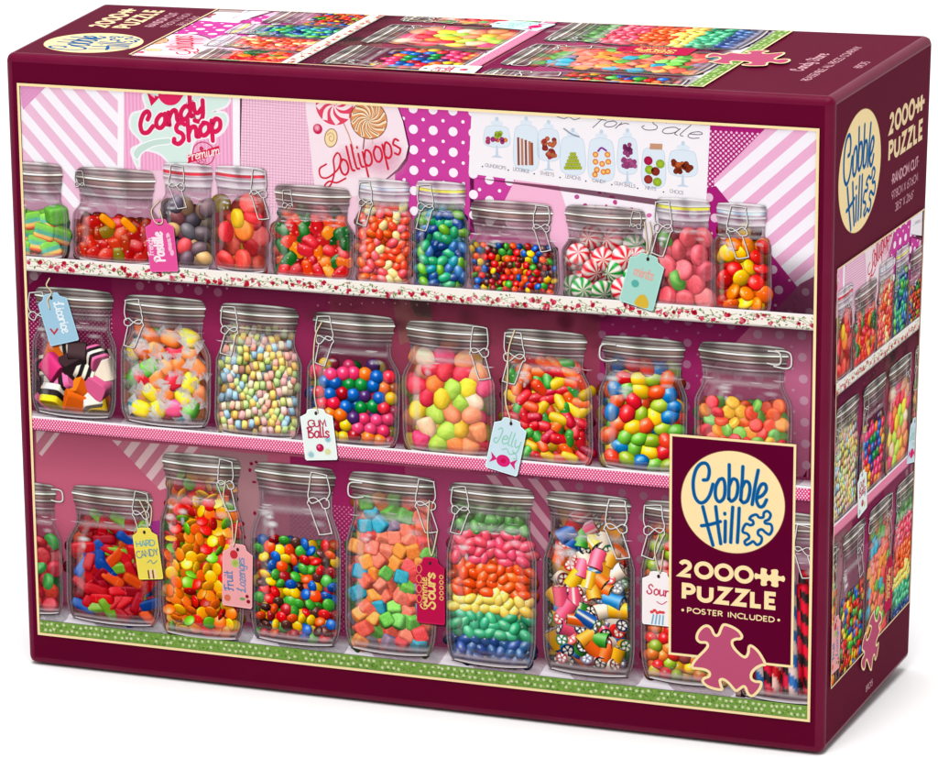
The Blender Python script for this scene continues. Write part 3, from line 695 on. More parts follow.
wire(A, *P(366, 182), .85, -1)
A = newjar('printed jar of blue and green jelly beans with a yellow seal')
J = Jar(413, 468, 182, 206, 290, 417, 466, True); jar(A, J, 1.0, mk_bean([(40, 85, 150), (40, 150, 165), (105, 175, 50), (60, 120, 180), (50, 165, 120), (35, 70, 130)]), 2.25, 1.75, gasket=(225, 215, 80), tone=(190, 150, 180), tonea=.4, deep=(20, 50, 75))
wire(A, *P(426, 185), .85, -1)
A = newjar('printed jar of tiny multicoloured chocolate buttons, half full')
J = Jar(469, 560, 202, 236, 294, 472, 552); jar(A, J, .76, mk_button(MM, .6), 1.7, 1.85, tone=(176, 96, 130), tonea=.55, deep=(60, 15, 20))
wire(A, *P(541, 206), .85, 1)
A = newjar('printed jar of red and green striped peppermints')
J = Jar(563, 652, 207, 240, 302, 566, 645); jar(A, J, 1.0, mk_mint, 5., 1.68, tone=(190, 120, 150), tonea=.5, deep=(110, 40, 50))
wire(A, *P(636, 212), .6, 1, lever=False)
A = newjar('printed jar of pink and green sugared slices with a yellow seal')
J = Jar(652, 714, 199, 224, 307, 657, 710, True); jar(A, J, .86, mk_slice([(225, 90, 105), (215, 80, 95), (230, 105, 115), (95, 165, 70), (220, 85, 100)]), 4.5, 1.6, gasket=(214, 208, 70), tone=(190, 110, 140), tonea=.45, deep=(130, 35, 50))
wire(A, *P(664, 202), .95, -1)
A = newjar('printed jar of orange, yellow and red candy buttons with a blue seal')
J = Jar(713, 772, 204, 229, 313, 717, 767, True); jar(A, J, .95, mk_button([(245, 130, 30), (250, 200, 40), (200, 35, 30), (240, 110, 30), (245, 145, 50), (190, 30, 30)], .5), 3.7, 1.6, gasket=(176, 196, 214), tone=(190, 120, 150), tonea=.4, deep=(120, 30, 15))
wire(A, *P(737, 207), 1.0, 1)
NTOP = len(JARS)
# middle row
T2 = (104, 34, 62)
A = newjar('printed jar of striped liquorice allsorts')
J = Jar(32, 116, 289, 322, 415, 37, 113); jar(A, J, .7, mk_allsort, 5.2, 1.5, mg=1.12, tone=T2, tonea=.4, deep=(36, 20, 26))
wire(A, *P(38, 292), .9, -1, lever=False)
A = newjar('printed jar of pastel sweets in twisted clear wrappers')
J = Jar(121, 211, 297, 330, 424, 127, 205); jar(A, J, .97, mk_wrap, 4.8, 1.55, mg=1.12, tone=T2, tonea=.4, deep=(150, 90, 80))
wire(A, *P(134, 300), .95, -1)
A = newjar('printed jar packed with strings of pastel candy beads')
J = Jar(214, 300, 305, 337, 436, 222, 298); jar(A, J, 1.04, mk_bead([(250, 205, 120), (245, 180, 165), (185, 215, 150), (165, 205, 230), (248, 232, 200), (245, 215, 130), (240, 190, 190), (205, 225, 140)]), 2.15, 1.42, zp=1.15, wave=1.3, tone=T2, tonea=.4, deep=(120, 80, 60))
wire(A, *P(230, 307), .95, -1)
A = newjar('printed jar of shiny round gum balls')
J = Jar(306, 399, 314, 347, 444, 315, 394); jar(A, J, .76, mk_ball([(225, 45, 75), (235, 80, 130), (245, 205, 40), (25, 95, 175), (240, 120, 40), (25, 135, 65), (165, 25, 45), (90, 55, 120), (235, 70, 120), (30, 105, 190)]), 3.1, 1.75, tone=T2, tonea=.42, deep=(60, 20, 36), layers=3)
wire(A, *P(325, 316), .95, -1)
A = newjar('printed jar of sugared gumdrops in pink, orange, yellow and white')
J = Jar(403, 496, 323, 355, 454, 408, 488); jar(A, J, 1.04, mk_drop([(225, 50, 75), (245, 125, 60), (245, 215, 50), (240, 80, 130), (250, 210, 180), (165, 205, 70), (215, 40, 65), (240, 190, 70), (245, 150, 110)]), 4.4, 1.68, tone=T2, tonea=.4, deep=(150, 40, 50))
wire(A, *P(479, 327), 1.0, 1)
A = newjar('printed jar of red, green, yellow and orange capsule sweets')
J = Jar(503, 594, 331, 362, 463, 506, 586); jar(A, J, 1.0, mk_pill([(195, 25, 40), (205, 35, 45), (240, 200, 45), (240, 110, 40), (60, 155, 60), (185, 25, 55), (235, 85, 45)]), 3.2, 1.5, tone=T2, tonea=.4, deep=(110, 12, 28))
wire(A, *P(515, 333), 1.0, -1)
A = newjar('printed jar of glossy egg sweets in blue, red, yellow, green and orange')
J = Jar(598, 687, 338, 370, 470, 603, 684); jar(A, J, 1.04, mk_bean([(20, 120, 185), (215, 35, 50), (245, 205, 40), (235, 95, 45), (110, 185, 60), (25, 125, 195), (225, 70, 45), (150, 180, 50)], 1.22, .65), 3.6, 1.66, tone=T2, tonea=.42, deep=(50, 30, 50))
hook(A, *P(603, 344), .9, 1)
A = newjar('printed jar of orange, red and green sugared gums behind the badge')
J = Jar(694, 792, 344, 378, 478, 700, 787); jar(A, J, .72, mk_slice([(235, 90, 40), (225, 50, 45), (240, 110, 50), (120, 185, 80), (240, 180, 60), (110, 180, 90), (245, 150, 60), (230, 75, 50), (215, 40, 55)]), 3.1, 1.55, tone=(150, 70, 98), tonea=.35, deep=(150, 40, 25))
hook(A, *P(789, 352), .9, -1); hook(A, *P(779, 352), .7, -1)
NMID = len(JARS)
# bottom row
T3 = (120, 45, 70)
A = newjar('printed jar of red and green jellies, cut off at the picture edge')
J = Jar(6, 64, 483, 516, 611, 8, 56); jar(A, J, .78, mk_slice([(160, 20, 35), (170, 25, 40), (40, 130, 50), (150, 20, 35), (185, 45, 35)]), 4.2, 1.6, tone=(150, 60, 85), tonea=.35, deep=(80, 10, 20)); hook(A, *P(61, 490), .7, -1)
A = newjar('printed low jar of red, blue and green moulded jelly bars')
J = Jar(67, 160, 488, 520, 622, 74, 152); jar(A, J, 1.0, mk_jelly, 4.0, 1.4, mg=1.12, tone=(140, 50, 75), tonea=.4, deep=(80, 8, 20))
wire(A, *P(140, 492), .9, 1)
A = newjar('printed tall jar of red, orange, yellow and green candy lozenges')
J = Jar(160, 244, 455, 490, 636, 164, 240); jar(A, J, 1.06, mk_button([(240, 110, 25), (250, 190, 30), (205, 30, 30), (110, 180, 40), (240, 130, 30), (215, 40, 30), (250, 170, 30)], .3), 3.15, 1.55, tone=T3, tonea=.4, deep=(110, 40, 10))
wire(A, *P(225, 460), 1.0, 1)
A = newjar('printed jar of multicoloured chocolate buttons, two thirds full')
J = Jar(251, 341, 465, 499, 642, 257, 335); jar(A, J, .69, mk_button(MM, .55), 2.85, 1.62, tone=(150, 100, 116), tonea=.55, deep=(50, 15, 18))
wire(A, *P(318, 473), 1.1, 1)
A = newjar('printed jar of sugared gummy cubes in coral, teal, green and grey')
J = Jar(345, 436, 474, 507, 652, 351, 434); jar(A, J, 1.05, mk_cube([(235, 100, 80), (240, 140, 60), (95, 175, 65), (40, 155, 185), (125, 110, 135), (225, 70, 75), (240, 120, 100), (90, 170, 70)]), 3.9, 1.6, tone=T3, tonea=.4, deep=(110, 50, 55))
hook(A, *P(351, 482), .85, 1); wire(A, *P(425, 480), 1.0, 1)
A = newjar('printed jar of jelly beans layered as a rainbow, pink at the top to blue at the bottom')
def bands(t, x):
    t += .012*math.sin(x)
    return vary((90, 165, 80) if t > .86 else (240, 100, 125) if t > .66 else (240, 95, 45) if t > .46 else (245, 220, 120) if t > .33 else (75, 175, 135) if t > .165 else (60, 95, 150), 8)
J = Jar(446, 536, 485, 517, 664, 451, 533); jar(A, J, 1.08, mk_bean([(0, 0, 0)], 1.4), 2.7, 1.6, tone=T3, tonea=.4, pick=bands, deep=(120, 70, 60))
wire(A, *P(461, 487), 1.05, -1)
A = newjar('printed jar of rock sweets with flower ends')
J = Jar(543, 635, 494, 525, 673, 548, 630); jar(A, J, 1.02, mk_rock, 4.1, 1.3, mg=1.12, tone=T3, tonea=.42, deep=(60, 30, 25))
wire(A, *P(616, 500), 1.1, 1)
A = newjar('printed jar of orange, yellow and red fruit sours behind the badge')
J = Jar(641, 732, 503, 533, 682, 645, 727); jar(A, J, 1.02, mk_ball([(240, 120, 50), (225, 60, 50), (245, 195, 50), (170, 95, 90), (240, 140, 70), (215, 45, 50), (150, 180, 60)]), 2.9, 1.62, tone=T3, tonea=.4, deep=(110, 30, 25))
wire(A, *P(655, 505), 1.05, -1)
A = newjar('printed jar of red, black and blue striped candy sticks at the picture edge')
J = Jar(737, 832, 512, 545, 700, 742, 826); jar(A, J, .2, None, 3, tone=(170, 110, 135), tonea=.6)
for i in range(20):
    x = 742+i*4.6+wob(1); cols = rng.choice([((215, 30, 70), (40, 32, 36)), ((225, 40, 80), (45, 35, 38)), ((180, 25, 35), (235, 200, 195)), ((60, 120, 190), (235, 215, 215))])
    if i > 11: cols = rng.choice([((222, 34, 78), (40, 32, 36)), ((215, 30, 60), (45, 35, 38))])
    a, b = np.array(cols[0], float), np.array(cols[1], float); f0 = wob(3)
    def tex(v, n): s = (np.sin(np.arctan2(v[:, 1], v[:, 0])+v[:, 2]*16+f0) > -.1)[:, None]; return np.where(s, a, b)
    STK = cylinder(16, 44, 2) if i == 0 else STK
    ln = rng.uniform(24, 28)
    q = P(x, 686-ln*1.9); sweet(A, STK, q[0], q[1], .16+.02*(i % 3), (2.1, 2.1, ln), rot(1.57, 0, wob(.1)), a, (.75, .9, 1)[i % 3], .4, 12, tex=tex)
wire(A, *P(803, 526), .9, 1)
# ------------------------------------------------------------------ papered wall behind the jars
X0, X1 = P(18.6, 200)[0]+1.0, P(817.5, 300)[0]-.2
PTL, PTR, PBL, PBR = P(19.6, 85), P(816.8, 131.5), P(41, 631.5), P(808, 719)
XL, XR = (PTL[0]+PBL[0])/2, (PTR[0]+PBR[0])/2; ZT, ZB = (PTL[1]+PTR[1])/2, (PBL[1]+PBR[1])/2
WALL = Art('picture', 'printed photograph of candy jars on three shelves')
def gradband(A, x0, x1, z0, z1, c0, c1, d, nz=1):
    v = [(x0, z0, 0), (x1, z0, 0), (x1, z1, 0), (x0, z1, 0)]; v = np.array(v, float); v[:, 2] = A.nd(d)
    A.add(v, np.array([list(c0)]*2+[list(c1)]*2, float), [(0, 1, 2), (0, 2, 3)], glaze=len(c0) > 3)
F0, F1 = P(27, 255), P(812, 318.5)                     # floral strip, top edge
G0, G1 = P(34, 417), P(805, 488.5)                     # pink strip, top edge
E0, E1 = P(40, 621), P(806, 703.5)                     # green strip, top edge
ZF, ZG, ZE = (F0[1]+F1[1])/2, (G0[1]+G1[1])/2, (E0[1]+E1[1])/2
TF, TG, TE = 5.9, 5.4, 5.4                             # strip heights
R3 = lambda a, b, c, d_: [(a, b), (c, b), (c, d_), (a, d_)]
poly(WALL, R3(XL, ZF, XR, ZT), (243, 200, 218), .02)
poly(WALL, R3(XL, ZG, XR, ZF), (142, 42, 82), .02)
poly(WALL, R3(XL, ZB, XR, ZG), (160, 72, 98), .02)
# upper wall
pg = PP(19, 84, 124, 88, 122, 215, 24, 200); poly(WALL, pg, (250, 244, 250), .03); stripes(WALL, pg, math.radians(-47), 8.2, 4.1, (240, 190, 216), .032)
pg = PP(19, 84, 46, 86, 23, 110); poly(WALL, pg, (226, 150, 196), .034); dots(WALL, pg, 2.2, .2, (240, 190, 220), .036, n=5)
poly(WALL, PP(118, 88, 128, 88, 126, 215, 117, 213), (252, 246, 250), .036)
pg = PP(236, 95, 330, 100, 330, 200, 236, 195); poly(WALL, pg, (246, 200, 222), .03)
for i in range(34):
    a = P(238+i*2.9, 95); b = P(238+i*2.9, 215); stroke(WALL, [a, b], .3, (242, 186, 212), .031, smooth=False, caps=False, alpha=.45)
for i in range(38):
    a = P(238, 97+i*2.9); b = P(335, 104+i*2.9); stroke(WALL, [a, b], .3, (242, 186, 212), .031, smooth=False, caps=False, alpha=.45)
poly(WALL, PP(238, 94, 242, 94, 240, 175, 236, 175), (90, 20, 50), .034, .8)
pg = PP(395, 104, 474, 109, 474, 210, 520, 215, 500, 235, 395, 230); poly(WALL, pg, (206, 66, 158), .03)
dots(WALL, pg, 8.6, 1.95, (252, 240, 250), .034, ang=.0, stagger=False, n=14, r2=.75)
pg = PP(470, 160, 720, 205, 716, 240, 470, 240); poly(WALL, pg, (206, 66, 158), .03); dots(WALL, pg, 8.6, 1.95, (252, 240, 250), .034, stagger=False, n=14, r2=.75)
pg = PP(519, 172, 562, 178, 590, 270, 540, 270, 500, 210); poly(WALL, pg, (247, 184, 214), .04)
pg = PP(556, 176, 670, 196, 668, 260, 580, 250); poly(WALL, pg, (250, 238, 246), .042)
for i in range(22): q = P(rng.uniform(564, 664), rng.uniform(184, 222)); disc(WALL, *q, rng.uniform(.8, 1.5), rng.uniform(.6, 1.1), rng.choice([(200, 70, 140), (220, 110, 170), (190, 90, 150)]), .045, ang=wob(3), n=8)
pg = PP(700, 122, 790, 130, 712, 200, 700, 195); poly(WALL, pg, (176, 30, 118), .03); dots(WALL, pg, 2.15, .52, (246, 200, 226), .034, n=7)
pg = PP(765, 129, 817, 131, 814, 282, 795, 288, 715, 200, 714, 180); poly(WALL, pg, (248, 240, 248), .04); stripes(WALL, pg, math.radians(43), 8.4, 4.0, (238, 176, 210), .042)
pg = PP(700, 190, 716, 186, 800, 290, 798, 316, 772, 314, 700, 300); poly(WALL, pg, (170, 32, 118), .044); dots(WALL, pg, 8.6, 1.8, (232, 190, 214), .046, ang=.3, stagger=False, n=12, r2=.6)
pg = PP(800, 284, 815, 276, 813, 320, 770, 316); poly(WALL, pg, (150, 80, 112), .047); dots(WALL, pg, 8.2, 1.6, (190, 150, 168), .048, ang=.2, stagger=False, n=12)
blob(WALL, *P(790, 300), 26, 22, (60, 20, 40), .05, .5)
# middle wall
pg = PP(28, 266, 112, 273, 113, 400, 30, 390); poly(WALL, pg, (134, 22, 74), .03); dots(WALL, pg, 1.95, .36, (214, 140, 176), .034, n=6)
pg = PP(28, 268, 46, 270, 29, 285); poly(WALL, pg, (150, 90, 116), .036); disc(WALL, *P(34, 276), 2, 2, (190, 160, 170), .037)
pg = PP(112, 272, 240, 283, 240, 430, 112, 420); poly(WALL, pg, (144, 38, 82), .03)
for i in range(5): disc(WALL, *P(140+i*19.5, 286+i*1.6), 1.9, 1.9, (168, 96, 124), .033); disc(WALL, *P(149+i*19.5, 282+i*1.6), .5, .5, (200, 150, 170), .033, n=7)
pg = PP(330, 290, 600, 308, 600, 440, 330, 440); poly(WALL, pg, (142, 58, 80), .028)
pg = PP(392, 296, 418, 298, 440, 330, 400, 345); poly(WALL, pg, (140, 84, 84), .03)
pg = PP(408, 298, 430, 300, 432, 318, 416, 316); poly(WALL, pg, (92, 86, 74), .031)
for i in range(26): q = P(rng.uniform(300, 600), rng.uniform(300, 350)); blob(WALL, *q, rng.uniform(3, 10), rng.uniform(2, 6), rng.choice([(150, 60, 80), (96, 30, 50), (140, 70, 80)]), .033, .4)
for i in range(12): disc(WALL, *P(318+i*11, 302+rng.uniform(0, 4)), .45, .45, (190, 130, 140), .034, n=6)
pg = PP(600, 312, 752, 326, 730, 360, 700, 420, 600, 440); poly(WALL, pg, (146, 34, 90), .03); dots(WALL, pg, 9., 1.7, (156, 96, 126), .034, ang=-.02, stagger=False, n=12, r2=.5)
pg = PP(752, 325, 812, 330, 808, 492, 735, 480, 700, 380); poly(WALL, pg, (184, 98, 130), .036); dots(WALL, pg, 9., 1.85, (190, 140, 160), .038, ang=.05, stagger=False, n=12, r2=.6)
poly(WALL, PP(798, 484, 807, 470, 806, 492, 798, 492), (96, 10, 46), .04)
# lower wall
pg = PP(35, 428, 470, 466, 470, 660, 40, 620); poly(WALL, pg, (190, 92, 118), .03)
for a in (PP(36, 430, 60, 433, 42, 456, 37, 452), PP(112, 440, 200, 447, 196, 478, 160, 490)):
    poly(WALL, a, (186, 110, 128), .034); stripes(WALL, a, math.radians(52), 7, 3.4, (216, 180, 182), .036)
blob(WALL, *P(110, 610), 60, 24, (200, 90, 150), .037, .35)
pg = PP(136, 524, 160, 520, 158, 560, 140, 560); poly(WALL, pg, (160, 50, 130), .037)
pg = PP(200, 448, 268, 455, 262, 640, 200, 640); poly(WALL, pg, (164, 118, 124), .036)
for i in range(30): disc(WALL, *P(rng.uniform(205, 262), rng.uniform(455, 560)), rng.uniform(.5, 1.3), rng.uniform(.5, 1.1), (130, 20, 52), .038, n=7)
pg = PP(290, 456, 405, 466, 410, 580, 330, 650, 290, 560); poly(WALL, pg, (150, 34, 88), .038); dots(WALL, pg, 2.1, .42, (196, 112, 150), .04, n=6)
pg = PP(404, 466, 815, 500, 808, 705, 404, 668); poly(WALL, pg, (158, 62, 100), .036); dots(WALL, pg, 9.2, 1.75, (146, 92, 112), .04, ang=-.05, stagger=False, n=12)
pg = PP(478, 474, 570, 482, 575, 560, 540, 560); poly(WALL, pg, (150, 70, 98), .042); stripes(WALL, pg, math.radians(-50), 7, 3.2, (184, 134, 148), .043)
# printed shade under each shelf and along the wall foot
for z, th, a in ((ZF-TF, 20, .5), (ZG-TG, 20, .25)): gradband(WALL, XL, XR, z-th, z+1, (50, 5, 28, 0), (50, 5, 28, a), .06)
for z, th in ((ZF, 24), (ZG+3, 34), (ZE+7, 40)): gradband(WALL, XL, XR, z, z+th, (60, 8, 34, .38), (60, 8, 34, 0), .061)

# ------------------------------------------------------------------ shelves
def shelf(label): return Art('printed_shelf', label)
S1 = shelf('printed shelf edge with roses on a cream strip'); S2 = shelf('printed shelf edge in pink and white gingham'); S3 = shelf('printed shelf edge in green with pale flowers')
poly(S1, R3(XL, ZF-TF, XR, ZF), (246, 238, 228), .31); poly(S1, R3(XL, ZF-.1, XR, ZF+.7), (250, 240, 240), .308)
x = XL+1.5; k = 0
while x < XR:
    z = ZF-TF*rng.choice((.3, .5, .7))+wob(.5)
    stroke(S1, [(x-3, z+wob(1.4)), (x-1, z+wob(.8)), (x+1.5, z+wob(1.2)), (x+4, z+wob(1.5))], .22, (150, 160, 100), .312)
    if k % 2 == 0 or rng.random() < .35:
        rr = rng.uniform(1.1, 1.8)
        for q in range(6):
            disc(S1, x+wob(.55*rr), z+wob(.5*rr), rr*rng.uniform(.35, .6), rr*rng.uniform(.3, .55), rng.choice([(206, 36, 66), (222, 70, 100), (232, 130, 150), (190, 24, 50)]), .315, ang=wob(3), n=8)
    for q in range(4):
        disc(S1, x+wob(3), min(max(z+wob(2), ZF-TF+.6), ZF-.6), .62, .3, rng.choice([(120, 148, 80), (160, 170, 110), (96, 120, 66)]), .314, ang=wob(3), n=7)
    if rng.random() < .6: disc(S1, x+2.2, z+wob(1.6), .45, .4, (226, 110, 130), .316, n=7)
    x += rng.uniform(2.3, 3.3); k += 1
gradband(S1, XL, XR, ZF-TF, ZF-TF+1, (90, 60, 70, .5), (90, 60, 70, 0), .318)
poly(S2, R3(XL, ZG, XR, ZG+3.4), (236, 220, 230), .1); gradband(S2, XL, XR, ZG+1.2, ZG+4.6, (120, 50, 80, 0), (110, 36, 68, 1), .101)
poly(S2, R3(XL, ZG, XR, ZG+1.), (250, 244, 248), .309); poly(S2, R3(XL, ZG-TG, XR, ZG), (226, 40, 118), .31)
for j in range(6):
    n = int((XR-XL)/1.32)
    for i in range(n):
        cx, cz = XL+.5+i*1.32+(.66 if j % 2 else 0), ZG-.42-j*.9
        if cx < XR-.3: disc(S2, cx, cz, .4, .4, (250, 214, 230), .312, n=6)
gradband(S2, XL, XR, ZG-TG, ZG-TG+1, (90, 10, 50, .5), (90, 10, 50, 0), .318)
poly(S3, R3(XL, ZE, XR, ZE+8), (238, 230, 238), .1); gradband(S3, XL, XR, ZE+3.6, ZE+9.5, (120, 60, 90, 0), (110, 40, 68, 1), .101)
poly(S3, R3(XL, ZB, XR, ZE), (120, 160, 70), .31)
for i in range(1100):
    x, z = rng.uniform(XL+.5, XR-.5), rng.uniform(ZB+.3, ZE-.4)
    disc(S3, x, z, .6, .26, rng.choice([(78, 120, 44), (150, 180, 96), (96, 136, 56)]), .311, ang=wob(3), n=7)
x = XL+1
while x < XR-1:
    for z in (ZE-1.5, ZE-4.):
        xx, zz = x+wob(.5)+(1.3 if z < ZE-3 else 0), z+wob(.4)
        if zz-1 > ZB and rng.random() < .85:
            for q in range(5): a = q*1.2566+xx; disc(S3, xx+.5*math.cos(a), zz+.5*math.sin(a), .36, .26, (200, 212, 160), .3125, n=6)
            disc(S3, xx, zz, .3, .3, (236, 238, 190), .3135, n=6)
    x += rng.uniform(2.2, 3.1)

# ------------------------------------------------------------------ posters
POST = []
def poster(label): a = Art('printed_poster', label); POST.append(a); return a
def Zm(x0, y0, sc): return lambda *a: [P(x0+a[i]*sc, y0+a[i+1]*sc) for i in range(0, len(a), 2)]
A = poster('printed pink striped candy shop poster'); z = Zm(120, 85, 125/938)
pg = z(30, 10, 900, 60, 900, 640, 30, 640); poly(A, pg, (240, 160, 200), .07)
pg2 = z(30, 10, 845, 60, 845, 640, 30, 640); stripes(A, pg2, math.pi/2, 1.7, .8, (246, 182, 214), .072)
poly(A, z(845, 60, 900, 60, 900, 640, 850, 640), (252, 246, 250), .073)
mint = (216, 236, 228)
def shape(A, pts, col, d, rim=None): 
    c = [tuple(q) for q in catmull(pts, True, 5)]; poly(A, c, col, d)
    if rim: stroke(A, pts, rim[1], rim[0], d+.002, closed=True)
shape(A, z(190, 60, 480, 60, 560, 80, 700, 70, 820, 90, 800, 160, 700, 200, 790, 210, 810, 280, 740, 380, 560, 420, 520, 600, 400, 610, 300, 520, 180, 490, 150, 540, 140, 630, 95, 540, 90, 480, 160, 430, 80, 330, 90, 220, 190, 180), mint, .074, ((246, 240, 244), 1.))
shape(A, z(100, 510, 150, 450, 260, 410, 380, 400, 380, 440, 260, 460, 170, 510, 130, 560), (200, 224, 214), .078, ((250, 250, 250), .5))
shape(A, z(290, 66, 330, 70, 465, 66, 470, 90, 420, 145, 350, 150, 300, 110), (224, 42, 96), .08)
poly(A, z(300, 90, 205, 62, 235, 160), (214, 30, 84), .082); poly(A, z(262, 100, 225, 72, 262, 76), (250, 180, 200), .083)
def wtext(A, s, zc, x, y, hpx, ang, wt, col, d, halo=None, slant=.2, xs=.9, font=LOW, sc=125/938, track=0):
    o = zc(x, y)[0]; text(A, s, o, hpx*sc*.43, math.radians(ang), wt, col, d, font=font, slant=slant, xs=xs, halo=halo, track=track)
wtext(A, 'Candy', z, 395, 290, 148, 21, 2.0, (214, 32, 84), .086, halo=((246, 240, 244), 1.3), xs=1.28, slant=.25)
wtext(A, 'Shop', z, 588, 394, 148, 20, 2.0, (222, 34, 90), .09, halo=((246, 240, 244), 1.3), xs=1.22, slant=.25)
c = z(628, 515)[0]; stroke(A, [(c[0]+4.9*math.cos(a*.4), c[1]+4.9*math.sin(a*.4)) for a in range(16)], .45, (208, 60, 100), .1, closed=True)
disc(A, *z(612, 478)[0], 1.1, 1.1, (208, 50, 90), .102, n=5); wtext(A, 'EST', z, 630, 590, 40, 12, .3, (208, 60, 100), .102, font=CAPS, slant=0)
poly(A, z(500, 530, 745, 455, 748, 510, 510, 590), (222, 34, 76), .104); wtext(A, 'Premium', z, 628, 545, 66, 15, .42, (252, 240, 240), .106, xs=1.05)

A = poster('printed white lollipops card with two swirled lollies'); z = Zm(300, 95, 120/910)
poly(A, z(745, 80, 790, 200, 835, 400, 815, 500, 760, 570, 660, 640, 650, 620, 740, 560, 800, 470, 790, 300, 735, 100), (90, 16, 60), .068)
poly(A, z(40, 40, 740, 80, 780, 200, 822, 390, 800, 480, 740, 560, 660, 630, 420, 770, 120, 770, 95, 560), (248, 226, 234), .07)
blob(A, *z(620, 480)[0], 13, 10, (246, 180, 205), .073, .7); blob(A, *z(380, 500)[0], 9, 8, (250, 200, 214), .073, .6)
def swirl(cx, cy, r, c1, c2, n, d, dark=None):
    c = z(cx, cy)[0]; R_ = r*120/910*.43
    disc(A, *c, R_+.35, R_+.35, dark or c1, d, n=30); disc(A, *c, R_, R_, c1, d+.001, n=30)
    for i in range(n):
        a = i*2*math.pi/n
        pts = [(c[0]+R_*q*math.cos(a+q*1.0), c[1]+R_*q*math.sin(a+q*1.0)) for q in (.04, .3, .6, .97)]
        stroke(A, pts, R_*.17*(14/n), c2, d+.002, taper=lambda t: .15+.85*t, caps=False)
        if dark: stroke(A, [(p[0]+.05*R_*math.sin(a), p[1]+.05*R_) for p in pts], R_*.05, dark, d+.004, taper=lambda t: .2+.8*t, caps=False)
stroke(A, z(325, 200, 370, 300, 405, 410), .6, (214, 160, 140), .074, smooth=False); stroke(A, z(490, 320, 480, 410), .6, (150, 90, 90), .074, smooth=False)
stroke(A, z(553, 320, 550, 372), .5, (224, 180, 170), .074, smooth=False)
swirl(262, 80, 140, (226, 70, 100), (252, 226, 230), 8, .078); swirl(522, 190, 138, (224, 150, 96), (250, 226, 190), 13, .09, dark=(120, 56, 40))
disc(A, *z(135, 258)[0], 2.1, 2.2, (200, 30, 80), .08); disc(A, *z(130, 250)[0], 1.5, 1.6, (250, 200, 214), .082, rim=(214, 60, 104))
c = z(236, 326)[0]; disc(A, *c, 2.9, 4.1, (160, 110, 70), .08, ang=-.2); disc(A, *c, 2.5, 3.7, (246, 220, 170), .082, ang=-.2); stroke(A, [(c[0]+(.3+q*.17)*math.cos(q), c[1]+(.3+q*.24)*math.sin(q)) for q in range(1, 10)], .3, (196, 140, 90), .084)
stroke(A, z(200, 525, 150, 560, 160, 620, 215, 625, 290, 560, 310, 480, 285, 440, 255, 490, 262, 580, 240, 670, 205, 705, 190, 685, 225, 655, 280, 665, 348, 632), .75, (214, 36, 64), .1, n=8)
wtext(A, 'ollipops', z, 548, 528, 190, 23, .9, (214, 36, 64), .102, xs=.8, slant=.2, sc=120/910)

A = poster('printed white poster of glass candy jars for sale'); z = Zm(465, 100, 250/938)
poly(A, z(16, 290, 720, 395, 905, 405, 905, 382), (110, 30, 70), .066, .7)
poly(A, z(25, 40, 920, 96, 905, 392, 720, 372, 14, 276), (246, 240, 244), .07)
GL, GLD = (222, 232, 242), (198, 212, 228)
def gj(cx, cy, w_, h_, foot=False, lid=0):
    k = 250/938*.43; c = z(cx, cy)[0]; w2, h2 = w_*k/2, h_*k/2
    sh = [(c[0]-w2, c[1]-h2), (c[0]+w2, c[1]-h2), (c[0]+w2*1.05, c[1]+h2*.6), (c[0]+w2*.6, c[1]+h2), (c[0]-w2*.6, c[1]+h2), (c[0]-w2*1.05, c[1]+h2*.6)]
    shape(A, sh, GL, .074, (GLD, .25))
    if lid: disc(A, c[0], c[1]+h2+1.2, w2*.55, 1.3, GL, .075); disc(A, c[0], c[1]+h2+3., .8, .9, GLD, .076)
    if foot:
        poly(A, [(c[0]-.35, c[1]-h2), (c[0]+.35, c[1]-h2), (c[0]+.6, c[1]-h2-4), (c[0]+2.6, c[1]-h2-5), (c[0]-2.6, c[1]-h2-5), (c[0]-.6, c[1]-h2-4)], GLD, .075)
def balls(cx, cy, w_, h_, r, cols, n):
    k = 250/938*.43; c = z(cx, cy)[0]
    for i in range(n): 
        q = rng.choice(cols); disc(A, c[0]+wob(w_*k/2), c[1]+wob(h_*k/2), r, r, q, .08, n=10, rim=tuple(v*.8 for v in q))
gj(120, 135, 85, 70, True, 1); balls(120, 152, 74, 16, 1., [(200, 60, 120), (240, 140, 60), (180, 60, 130)], 12); balls(120, 130, 30, 16, 1.1, [(180, 205, 60)], 5)
gj(230, 175, 82, 150, False, 1)
for i, x in enumerate((200, 214, 228, 242, 251)): stroke(A, z(x, 140+i*5, x+2, 245), 1.0, ((150, 80, 60), (190, 120, 90))[i % 2], .08, smooth=False, caps=False)
gj(314, 165, 72, 105, True, 1); balls(314, 178, 46, 70, 1.05, [(190, 60, 60), (210, 110, 70), (160, 50, 50)], 26)
gj(405, 205, 80, 125, False, 1); stroke(A, z(372, 108, 400, 128, 428, 138), .7, (150, 160, 176), .082)
for row in range(5):
    for i in range(6-row): disc(A, *z(378+i*11+row*5.5, 255-row*13)[0], .8, .8, (186, 196, 60), .081+row*.001, n=10, rim=(150, 160, 40))
gj(512, 220, 84, 140, False, 1)
for x, y in ((490, 205), (535, 205), (490, 232), (515, 240), (538, 232), (495, 262), (520, 270), (488, 280), (536, 268)): disc(A, *z(x, y)[0], 1.25, 1.25, (230, 130, 60), .081, n=12); disc(A, *z(x, y)[0], .7, .7, (246, 196, 110), .083, n=8)
stroke(A, z(500, 192, 512, 180, 530, 190), .8, (140, 50, 150), .084)
gj(610, 205, 64, 120, True, 1); balls(610, 185, 26, 45, .95, [(170, 70, 130), (140, 50, 110)], 14); balls(612, 240, 50, 34, 1., [(170, 70, 130), (190, 90, 150)], 20)
